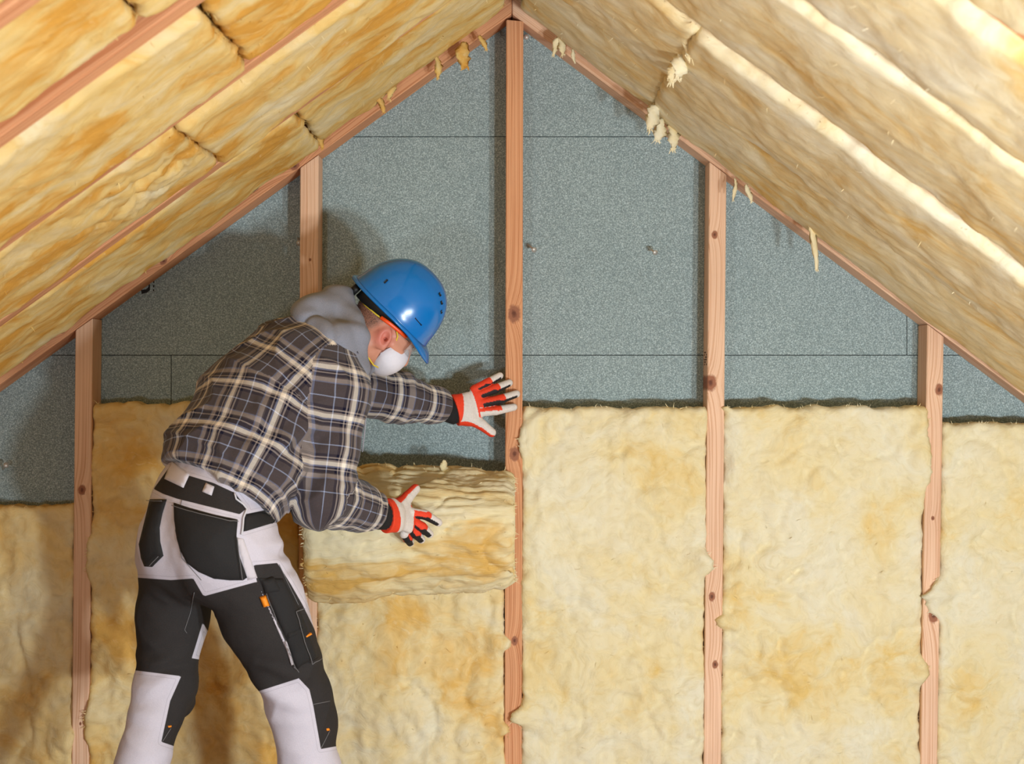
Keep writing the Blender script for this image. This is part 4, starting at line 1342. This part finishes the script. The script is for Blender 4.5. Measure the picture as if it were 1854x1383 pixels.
def patch(name, poly, bvh, thick, mat, parent, Yf, step=5.0, sink=.004, puff=0.0):
    """a piece of cloth sewn on: the outline (pixels) is laid onto the surface and given thickness"""
    poly = [Vector(p) for p in poly]
    pts = []
    for i, a in enumerate(poly):
        b = poly[(i + 1) % len(poly)]
        n = max(1, int((b - a).length / step))
        pts += [a.lerp(b, k / n) for k in range(n)]
    nb = len(pts)
    arr = npv([tuple(p) for p in pts])
    gx, gy = np.meshgrid(np.arange(arr[:, 0].min(), arr[:, 0].max(), step), np.arange(arr[:, 1].min(), arr[:, 1].max(), step))
    g = np.stack([gx.ravel(), gy.ravel()], -1)
    sd = poly_sd(g, arr)
    g = g[sd > step * .5]
    allp = pts + [Vector(p) for p in g.tolist()]
    vv, ee, ff, *_ = delaunay_2d_cdt(allp, [(i, (i + 1) % nb) for i in range(nb)], [], 1, 1e-5)
    sdv = poly_sd(npv([tuple(v) for v in vv]), arr)
    top = []; bot = []
    mx = max(sdv.max(), 1)
    for v, s in zip(vv, sdv):
        h, nrm = on_surface(v[0], v[1], bvh, 0, Yf)
        lift = thick * min(1, .45 + max(s, 0) / 4) + puff * min(1, max(s, 0) / mx)
        dr = (h - CAMP).normalized()
        top.append(h + nrm * lift * .6 - dr * lift * .4); bot.append(h - nrm * sink)
    n = len(top)
    cnt = {}
    for f_ in ff:
        for a, b in zip(f_, list(f_[1:]) + [f_[0]]):
            cnt[(a, b)] = 1
    edges = [(a, b) for (a, b) in cnt if (b, a) not in cnt]
    F_ = [tuple(f_) for f_ in ff]
    used = sorted({i for e in edges for i in e}); mp = {i: n + k for k, i in enumerate(used)}
    V_ = top + [bot[i] for i in used]
    F_ += [(b, a, mp[a], mp[b]) for a, b in edges]
    me = mesh_np(name, [tuple(v) for v in V_], F_)
    bm = bmesh.new(); bm.from_mesh(me)
    bmesh.ops.recalc_face_normals(bm, faces=bm.faces[:])
    bm.normal_update()
    bm.to_mesh(me); bm.free()
    # outward means towards the camera here
    o = link(name, me, mat, parent)
    return o

def tube(name, pts, r, mat, parent, closed=False, flat=1.0, seg=8):
    pts = [Vector(p) for p in pts]
    V_, F_ = [], []
    for i, p in enumerate(pts):
        t_ = (pts[min(i + 1, len(pts) - 1)] - pts[max(i - 1, 0)]).normalized()
        a = t_.cross(Vector((0, -1, 0)));
        if a.length < .01: a = t_.cross(Vector((1, 0, 0)))
        a.normalize(); b = t_.cross(a)
        for k in range(seg):
            an = 2 * math.pi * k / seg
            V_.append(tuple(p + a * math.cos(an) * r + b * math.sin(an) * r * flat))
    for i in range(len(pts) - 1):
        for k in range(seg):
            F_.append((i * seg + k, i * seg + (k + 1) % seg, (i + 1) * seg + (k + 1) % seg, (i + 1) * seg + k))
    F_.append(tuple(range(seg))[::-1]); F_.append(tuple((len(pts) - 1) * seg + k for k in range(seg)))
    me = mesh_np(name, V_, F_)
    return link(name, me, mat, parent)

def surf_line(poly, bvh, lift, Yf, step=4):
    out = []
    for a, b in zip(poly[:-1], poly[1:]):
        a, b = Vector(a), Vector(b); n = max(1, int((b - a).length / step))
        for k in range(n): out.append(on_surface(*(a.lerp(b, k / n)), bvh, lift, Yf)[0])
    out.append(on_surface(*poly[-1], bvh, lift, Yf)[0])
    return out

black_c = simple('black_canvas', srgb(30, 29, 30), 0.85, noise_amt=0.25, scale=300, bump=0.0008)
white_c = simple('white_canvas', srgb(212, 206, 214), 0.85, noise_amt=0.06, scale=300, bump=0.0008)
stitch = simple('grey_thread', srgb(120, 118, 120), 0.8)
orange = simple('orange_label', srgb(255, 150, 30), 0.6)
hp = patch('holster_pocket', [(315, 910), (345, 920), (385, 931), (430, 941), (428, 970), (434, 1008), (447, 1045), (440, 1050), (415, 1050), (387, 1047), (360, 1035), (339, 1019), (328, 998), (321, 976), (316, 940)], trs_bvh, .007, black_c, trousers, 4.2, puff=.006)
hp2 = patch('holster_pocket', [(272, 904), (302, 904), (294, 930), (289, 955), (290, 980), (296, 1006), (276, 1026), (262, 1025), (256, 1010), (252, 985), (262, 945)], trs_bvh, .006, black_c, trousers, 4.25, puff=.006)
for poly, par in (([(318, 916), (345, 926), (385, 937), (428, 947)], hp), ([(428, 972), (431, 1010), (437, 1046)], hp), ([(274, 909), (301, 908)], hp2), ([(276, 1022), (293, 1005)], hp2)):
    bv = trs_bvh
    tube('stitching', surf_line(poly, bv, .0145, 4.2), .0009, stitch, trousers, seg=5)
patch('belt_loop', [(311, 834), (343, 859), (332, 883), (298, 867)], trs_bvh, .005, white_c, trousers, 4.22)
patch('belt_loop', [(373, 874), (388, 881), (383, 897), (366, 890)], trs_bvh, .005, white_c, trousers, 4.2)
patch('pocket_edge', [(428, 973), (441, 975), (466, 1046), (448, 1050), (436, 1008)], trs_bvh, .0022, white_c, trousers, 4.2)
patch('hip_pocket', [(443, 932), (470, 927), (500, 934), (517, 940), (480, 950), (441, 962)], trs_bvh, .006, black_c, trousers, 4.2)
cp = patch('cargo_pocket', [(468, 1046), (512, 1048), (540, 1100), (560, 1150), (574, 1190), (545, 1204), (538, 1212), (520, 1160), (492, 1098)], trs_bvh, .009, black_c, trousers, 4.2, puff=.004)
patch('tool_loop', [(517, 1144), (546, 1132), (549, 1142), (520, 1156)], trs_bvh, .018, black_c, trousers, 4.2)
patch('tool_loop', [(472, 1050), (494, 1044), (512, 1070), (480, 1075)], trs_bvh, .016, black_c, trousers, 4.2)
patch('orange_tag', [(470, 1081), (481, 1077), (488, 1096), (477, 1099)], trs_bvh, .017, orange, trousers, 4.2, step=3)
patch('reflective_strip', [(514, 1161), (518, 1160), (532, 1201), (527, 1203)], trs_bvh, .016, white_c, trousers, 4.2, step=3)
patch('orange_loop', [(547, 1152), (561, 1145), (563, 1148), (549, 1156)], trs_bvh, .017, orange, trousers, 4.2, step=3)
patch('orange_loop', [(591, 1319), (595, 1318), (597, 1322), (592, 1323)], trs_bvh, .006, orange, trousers, 4.4, step=2)
patch('orange_loop', [(304, 1314), (310, 1313), (310, 1316), (305, 1317)], trs_bvh, .006, orange, trousers, 4.4, step=2)
for poly in ([(531, 1106), (536, 1120), (546, 1160), (562, 1200)], [(531, 1106), (546, 1101)], [(562, 1200), (575, 1192)], [(480, 1072), (505, 1140), (538, 1215)]):
    tube('stitching', surf_line(poly, trs_bvh, .0135, 4.2), .0009, stitch, trousers, seg=5)
for poly in ([(566, 1275), (597, 1269)], [(581, 1354), (597, 1322)], [(294, 1342), (309, 1318)], [(338, 1146), (334, 1140), (344, 1110), (352, 1072)], [(505, 1022), (540, 1095)], [(330, 905), (318, 960), (330, 1010), (365, 1050)]):
    tube('stitching', surf_line(poly, trs_bvh, .0012, 4.3), .0009, stitch, trousers, seg=5)
# side fly line of the loose waist cord
cord_m = simple('cord', srgb(214, 214, 222), 0.8)
tube('waist_cord', surf_line([(424, 893), (427, 904), (440, 914), (446, 922), (440, 938), (437, 968)], trs_bvh, .004, 4.2), .0024, cord_m, trousers)

# ---- boots below the frame, so that the worker stands on the floor
boot_m = simple('boot_leather', srgb(60, 48, 40), 0.6, noise_amt=.2, scale=60)
for (a, _), hd2 in ((RL[-1], npv((.80, .60, 0))), (LL[-1], npv((.75, .66, 0)))):
    hd2 = unit(hd2); foot = npv((a[0], a[1], 0))
    f = Field(np.arange(a[0] - .16, a[0] + .34, .01), np.arange(a[1] - .16, a[1] + .34, .01), np.arange(-.02, .32, .01))
    f.cap(foot + npv((0, 0, .25)), foot + npv((0, 0, .08)), .058, .055, None, .03)
    f.cap(foot + npv((0, 0, .052)) - hd2 * .04, foot + hd2 * .17 + npv((0, 0, .046)), (.046, .05), (.048, .042), np.cross(hd2, (0, 0, 1)), .05)
    f.plane((0, 0, .001), (0, 0, 1))
    v_, f_ = f.mesh(1)
    link('boot', mesh_np('boot', v_, f_), boot_m, person)

# ---- gloves
C_RED, C_WHITE, C_BLACK = srgb(236, 64, 30)[:3], srgb(222, 214, 208)[:3], srgb(26, 26, 28)[:3]
glove_m = NT('work_glove'); glove_m.set(Roughness=0.75)
ca = glove_m.n('ShaderNodeVertexColor', layer_name='Col')
gn = glove_m.noise(glove_m.obj(), 200, 3)
glove_m.l(glove_m.mix(.5, ca.outputs[0], glove_m.ramp(gn, [(.3, (.82,) * 3), (.7, (1.1,) * 3)]), 'MULTIPLY'), glove_m.b.inputs['Base Color'])
glove_m.bump(glove_m.math('ADD', gn, glove_m.math('MULTIPLY', glove_m.noise(glove_m.obj(), 45, 3), 1.5)), .5, .0015)
knit = simple('black_knit', srgb(26, 26, 28), .95, noise_amt=.3, scale=260, bump=.001)
def make_glove(which):
    hd = HANDS[which]
    allp = np.array([hd['wrist']] + [p for f_ in hd['fingers'] for p in f_] + hd['thumb'])
    lo, hi = allp.min(0) - .07, allp.max(0) + .05
    h = .0022
    f = Field(np.arange(lo[0], hi[0], h), np.arange(lo[1], hi[1], h), np.arange(lo[2], hi[2], h))
    add_hand(f, hd, .0042, .010)
    ax = unit(hd['palm'][1][0] - hd['wrist'])
    # flared cuff
    w0 = hd['wrist'] - ax * .006
    f.cap(w0, hd['palm'][0][0], (.050, .034), (.045, .026), hd['across'], .012)
    dpl = -((f.x[:, None, None] - w0[0]) * ax[0] + (f.y[None, :, None] - w0[1]) * ax[1] + (f.z[None, None, :] - w0[2]) * ax[2])
    f.D = np.maximum(f.D, dpl.astype(np.float32))
    V_, F_ = f.mesh(1)
    N_ = normals(V_, F_)
    ac = hd['across']
    s = (V_ - hd['wrist']) @ ax
    Lp = np.linalg.norm(hd['palm'][1][0] - hd['wrist'])
    col = np.tile(npv(C_WHITE), (len(V_), 1))
    # which finger
    chains = [f_ for f_ in hd['fingers']] + [hd['thumb']]
    dist = []; par = []
    for c in chains:
        S_, _, d_ = chain_coords(V_, c, [ac] * 3, .01)
        L = np.linalg.norm(c[1] - c[0]) + np.linalg.norm(c[2] - c[1])
        dist.append(d_); par.append(S_ / L)
    dist = np.stack(dist, -1); par = np.stack(par, -1)
    k = np.argmin(dist, 1); t = par[np.arange(len(V_)), k]
    # signed side of the finger: + is towards the thumb
    side = np.einsum('ij,j->i', N_, ac) * (-1 if which == 'left' else 1)
    # cuff and knuckles
    edge_t = .20 if which == 'left' else .24
    curve = (V_ - hd['palm'][0][0]) @ ac * (-.35 if which == 'left' else .2)
    red = (s + curve < Lp * edge_t)
    col[red] = C_RED
    kn = (s > Lp * (.86 if which == 'left' else 1.0)) & (k < 4)
    col[kn] = C_RED
    fing = (k < 4) & (t > .05)
    tipw = fing & (t > (.62 if which == 'left' else .60))
    col[tipw] = C_WHITE
    if which == 'left':
        idx = fing & (k == 0) & (side > -.05)
        col[idx] = C_WHITE
        blk = fing & (k > 0) & (side > .08) & (t < .97)
    else:
        idx = fing & (k == 0) & (side > .45)
        col[idx] = C_WHITE
        blk = fing & (side < -.55) & (t < .97)
    col[blk & (np.einsum('ij,j->i', N_, npv((0, -1, 0))) > -.35)] = C_BLACK
    th = (k == 4) & (t > -.2)
    col[th] = C_WHITE
    col[th & (side > .45)] = C_RED
    me = mesh_np('glove', V_, F_)
    color_attr(me, 'Col', col)
    g = link('glove', me, glove_m.m, person)
    g['label'] = 'red and white leather work glove with black finger sides'
    # knitted wrist band
    c = hd['wrist'] - ax * .012
    E_, W_ = (LE, LWR) if which == 'left' else (RE, RWR)
    axf = unit(W_ - E_)
    r_ = unit(ac - ax * np.dot(ac, ax)); fr = np.cross(r_, ax)
    V2, F2 = [], []
    nseg = 36
    rows = [(-.062, .038, .034), (-.030, .042, .036), (-.020, .043, .036), (-.008, .040, .030), (.004, .039, .029), (.012, .038, .028)]
    for i, (o_, a_, b_) in enumerate(rows):
        for q in range(nseg):
            an = 2 * math.pi * q / nseg
            rib = 1 + .03 * math.cos(an * 18)
            V2.append(c + (axf if o_ < -.01 else ax) * o_ + r_ * math.cos(an) * a_ * rib + fr * math.sin(an) * b_ * rib)
    for i in range(len(rows) - 1):
        for q in range(nseg):
            F2.append((i * nseg + q, i * nseg + (q + 1) % nseg, (i + 1) * nseg + (q + 1) % nseg, (i + 1) * nseg + q))
    F2.append(tuple(range(nseg))[::-1]); F2.append(tuple((len(rows) - 1) * nseg + q for q in range(nseg)))
    link('knit_cuff', mesh_np('knit_cuff', V2, F2), knit, g)
make_glove('left'); make_glove('right')

# ---- hard hat
hat_m = NT('blue_shell'); hat_m.set(Roughness=0.24)
hat_m.b.inputs['Base Color'].default_value = srgb(0, 114, 194)
hat_m.b.inputs['Coat Weight'].default_value = 0.3
def hat_surface(az, el):
    """az 0 = front, pi/2 = worker's right; el 0 = rim, pi/2 = crown; local (f, r, u)"""
    ca_, sa_ = np.cos(az), np.sin(az)
    ce, se = np.cos(el) ** .86, np.sin(el) ** .95
    fx = np.where(ca_ > 0, .131, .140) * ca_ * ce
    rx = .114 * sa_ * ce
    ux = .158 * se
    # crown ridge: a raised band from front to back
    band = np.exp(-(rx / .043) ** 6) * np.clip((el - .35) / .3, 0, 1) * np.clip((fx + .12) / .06, 0, 1)
    ux = ux + .0045 * band
    # a step above the rim
    lip = np.clip(1 - el / .16, 0, 1)
    fx = fx * (1 + .035 * lip ** 2); rx = rx * (1 + .045 * lip ** 2)
    # the rim dips at the sides and the nape
    ux = ux - (-.006 * np.abs(sa_) ** 2 + .006 * np.clip(-ca_, 0, 1)) * np.clip(1 - el / .5, 0, 1)
    return fx, rx, ux
def build_hat():
    na, ne = 96, 34
    az = np.linspace(0, 2 * math.pi, na, endpoint=False)[:, None] * np.ones((1, ne))
    els = np.linspace(0, 1, ne) ** 1.15 * (math.pi / 2 - .02)
    el = np.ones((na, 1)) * els[None, :]
    def place(fx, rx, ux): return HC + fx[..., None] * cf + rx[..., None] * cr + ux[..., None] * cu
    fx, rx, ux = hat_surface(az, el)
    outer = place(fx, rx, ux)
    inner = place(fx * .965, rx * .96, ux * .97 - .002)
    V_ = [outer.reshape(-1, 3), inner.reshape(-1, 3)]
    n0 = na * ne
    F_ = []
    for a in range(na):
        b = (a + 1) % na
        for e in range(ne - 1):
            q = (a * ne + e, b * ne + e, b * ne + e + 1, a * ne + e + 1)
            F_.append(q[::-1] if False else q)
            F_.append(tuple(n0 + i for i in q[::-1]))
        F_.append((n0 + a * ne, n0 + b * ne, b * ne, a * ne))
    F_.append(tuple(a * ne + ne - 1 for a in range(na)))
    F_.append(tuple(n0 + a * ne + ne - 1 for a in range(na))[::-1])
    me = mesh_np('shell', np.concatenate(V_), F_)
    return me, place
hat = empty('hard_hat', tuple(HC)); hat.parent = person
hat.matrix_parent_inverse = parent_world(person).inverted()
hat['label'] = 'blue plastic hard hat with short peak and vents'
hat_me, place = build_hat()
link('shell', hat_me, hat_m.m, hat)
# rim flange and peak as one folded strip around the shell
na = 120
V_, F_ = [], []
for i in range(na):
    a = 2 * math.pi * i / na
    fx, rx, ux = hat_surface(np.array(a), np.array(0.0))
    ca_, sa_ = math.cos(a), math.sin(a)
    pk = max(0, ca_) ** 1.3 * max(0, 1 - (abs(sa_) / .92) ** 4)
    out = .010 + .030 * pk
    dirn = npv((ca_ * (1 if pk < .02 else 1), sa_ * (1 - .85 * pk), 0)); dirn /= np.linalg.norm(dirn)
    p0 = npv((fx, rx, ux))
    tip = p0 + dirn * out + npv((0, 0, -.004 - .024 * pk))
    mid = p0 + dirn * out * .55 + npv((0, 0, -.001 - .009 * pk))
    ring = [p0 + npv((0, 0, .004)), mid + npv((0, 0, .0035)), tip + npv((0, 0, .0022)), tip + npv((0, 0, -.0022)), mid + npv((0, 0, -.003)), p0 * npv((.97, .97, 1)) + npv((0, 0, -.001))]
    V_ += [HC + cf * q[0] + cr * q[1] + cu * q[2] for q in ring]
m = 6
for i in range(na):
    b = (i + 1) % na
    for k in range(m):
        F_.append((i * m + k, b * m + k, b * m + (k + 1) % m, i * m + (k + 1) % m))
me = mesh_np('brim', V_, F_)
bm = bmesh.new(); bm.from_mesh(me); bmesh.ops.recalc_face_normals(bm, faces=bm.faces[:]); bm.to_mesh(me); bm.free()
link('brim', me, hat_m.m, hat)
hat_V = []
dark_p = simple('dark_plastic', srgb(20, 26, 36), .5)
def hat_box(name, fx, rx, size, mat, lift=.0):
    """a small block set on the crown at local (f, r)"""
    best = None
    azs = np.linspace(0, 2 * math.pi, 361); els = np.linspace(.05, 1.55, 200)
    A_, E_ = np.meshgrid(azs, els)
    X_, R_, U_ = hat_surface(A_, E_)
    i = np.argmin((X_ - fx) ** 2 + (R_ - rx) ** 2)
    p = npv((X_.flat[i], R_.flat[i], U_.flat[i]))
    nrm = unit(p / npv((.14, .114, .158)) ** 2)
    t1 = unit(npv((1, 0, 0)) - nrm * nrm[0]); t2 = np.cross(nrm, t1)
    bm = bmesh.new(); bmesh.ops.create_cube(bm, size=1)
    for v in bm.verts:
        q = p + t1 * v.co.x * size[0] + t2 * v.co.y * size[1] + nrm * (v.co.z * size[2] + lift)
        v.co = Vector(HC + cf * q[0] + cr * q[1] + cu * q[2])
    bmesh.ops.bevel(bm, geom=bm.edges[:], offset=min(size) * .3, segments=2, affect='EDGES')
    me = bpy.data.meshes.new(name); bm.to_mesh(me); bm.free()
    link(name, me, mat, hat)
for fx in (.058, .078, .096):
    for s in (1, -1):
        hat_box('vent_slot', fx - .01, s * .049, (.008, .005, .004), dark_p)
hat_box('side_slot', .055, .100, (.030, .0025, .003), dark_p)
hat_box('side_slot', -.085, .083, (.003, .012, .003), dark_p)
# headband below the rim and the nape adjuster
V_, F_ = [], []
nb = 60
for i in range(nb):
    a = 2 * math.pi * i / nb
    for (sc_, u_) in ((.80, .012), (.80, -.018 - .022 * max(0, -math.cos(a))), (.775, -.018 - .022 * max(0, -math.cos(a))), (.775, .012)):
        q = npv((.128 * math.cos(a) * sc_ / .80 * .84, .100 * math.sin(a) * sc_ / .80 * .86, u_))
        V_.append(HC + cf * q[0] + cr * q[1] + cu * q[2])
for i in range(nb):
    b = (i + 1) % nb
    for k in range(4):
        F_.append((i * 4 + k, b * 4 + k, b * 4 + (k + 1) % 4, i * 4 + (k + 1) % 4))
link('headband', mesh_np('headband', V_, F_), simple('black_plastic', srgb(24, 24, 26), .55), hat)
bm = bmesh.new()
bmesh.ops.create_cone(bm, cap_ends=True, segments=24, radius1=.020, radius2=.018, depth=.020)
q = HC + cf * -.122 + cu * -.030
mt = Vector(-cf).to_track_quat('Z', 'Y').to_matrix().to_4x4(); mt.translation = Vector(q)
bmesh.ops.transform(bm, matrix=mt, verts=bm.verts[:])
me = bpy.data.meshes.new('ratchet_knob'); bm.to_mesh(me); bm.free()
link('ratchet_knob', me, simple('knob_plastic', srgb(22, 22, 24), .5), hat)

# ---- respirator, straps, glasses
mask_m = simple('white_felt', srgb(226, 224, 234), .9, noise_amt=.05, scale=120, bump=.0008)
na, nr = 48, 14
V_, F_ = [], []
mc = npv((.062, 0, -.036)); mdir = unit(npv((.93, 0, -.36))); mup = unit(npv((.36, 0, .93)))
for i in range(nr + 1):
    t = i / nr
    for k in range(na):
        a = 2 * math.pi * k / na
        rr = (1 - t ** 2.2) ** .5 if t < 1 else 0
        up_r = .062 if math.sin(a) > 0 else .062
        q = mc + mdir * (.048 * t + .006) + npv((0, 1, 0)) * math.cos(a) * .078 * rr + mup * math.sin(a) * up_r * rr
        if i == 0:
            q = q - mdir * .020 * abs(math.cos(a)) ** 1.5
        q = q - mdir * .026 * abs(math.cos(a)) ** 2 * (1 - t)
        V_.append(HO + hf * q[0] + hr * q[1] + hu * q[2])
for i in range(nr):
    for k in range(na):
        F_.append((i * na + k, i * na + (k + 1) % na, (i + 1) * na + (k + 1) % na, (i + 1) * na + k))
F_.append(tuple(range(na))[::-1])
me = mesh_np('respirator', V_, F_)
bm = bmesh.new(); bm.from_mesh(me); bmesh.ops.remove_doubles(bm, verts=bm.verts[:], dist=1e-5); bmesh.ops.recalc_face_normals(bm, faces=bm.faces[:]); bm.to_mesh(me); bm.free()
resp = link('respirator', me, mask_m, person)
resp['label'] = 'white cup dust mask with yellow straps'
yel = simple('yellow_elastic', srgb(226, 196, 60), .7)
tube('strap', [HO + hf * q[0] + hr * q[1] + hu * q[2] for q in ((.052, .058, -.030), (.040, .068, -.005), (.026, .077, .025), (.008, .0835, .038), (-.03, .083, .036), (-.062, .070, .034), (-.092, .040, .034), (-.103, 0, .034))], .0022, yel, resp, flat=.6)
tube('strap', [HO + hf * q[0] + hr * q[1] + hu * q[2] for q in ((.058, .050, -.075), (.030, .062, -.080), (.0, .066, -.072), (-.04, .066, -.06), (-.075, .050, -.045), (-.09, .0, -.04))], .0022, yel, resp, flat=.6)
gl = empty('safety_glasses', tuple(hl(.09, 0, .03))); gl.parent = person; gl.matrix_parent_inverse = parent_world(person).inverted()
gl['label'] = 'clear safety glasses with orange temples'
org = simple('orange_plastic', srgb(250, 84, 24), .4)
clear = NT('clear_plastic'); clear.set(Roughness=.1)
clear.b.inputs['Base Color'].default_value = (.80, .80, .78, 1); clear.b.inputs['Alpha'].default_value = .22
for s in (1, -1):
    tube('temple', [HO + hf * q[0] + hr * q[1] * s + hu * q[2] for q in ((-.050, .082, .036), (-.02, .088, .039), (.02, .088, .040), (.045, .084, .040))], .0055, org, gl, flat=.4)
    tube('temple_hinge', [HO + hf * q[0] + hr * q[1] * s + hu * q[2] for q in ((.045, .084, .040), (.075, .076, .038), (.092, .066, .034))], .004, clear.m, gl, flat=.4)
V_, F_ = [], []
nl = 20
for i in range(nl + 1):
    a = (i / nl - .5) * 2.1
    for (u_, o_) in ((.050, 0), (.028, .004), (.004, .0)):
        q = npv((.010 + (.100 + o_) * math.cos(a) ** .8, .080 * math.sin(a) / math.sin(1.05), u_ - .012 * (1 - abs(a)) * (u_ < .01)))
        V_.append(HO + hf * q[0] + hr * q[1] + hu * q[2])
for i in range(nl):
    for k in range(2):
        F_.append((i * 3 + k, (i + 1) * 3 + k, (i + 1) * 3 + k + 1, i * 3 + k + 1))
lens = link('lens', mesh_np('lens', V_, F_), clear.m, gl)
sm = lens.modifiers.new('thickness', 'SOLIDIFY'); sm.thickness = .002

# ---- jacket details: collar edge, placket, draw cord
tube('draw_cord', [P(657, 690, 4.40), P(661, 715, 4.39), P(663, 745, 4.385), P(661, 775, 4.385), P(658, 800, 4.39), P(656, 818, 4.395)], .0019, simple('grey_cord', srgb(150, 150, 158), .8), hood)
bm = bmesh.new()
bmesh.ops.create_cone(bm, cap_ends=True, segments=12, radius1=.005, radius2=.0035, depth=.022)
bmesh.ops.transform(bm, matrix=Matrix.Translation(P(650, 702, 4.37)), verts=bm.verts[:])
me = bpy.data.meshes.new('cord_end'); bm.to_mesh(me); bm.free()
link('cord_end', me, simple('ivory_plastic', srgb(224, 208, 190), .5), hood)
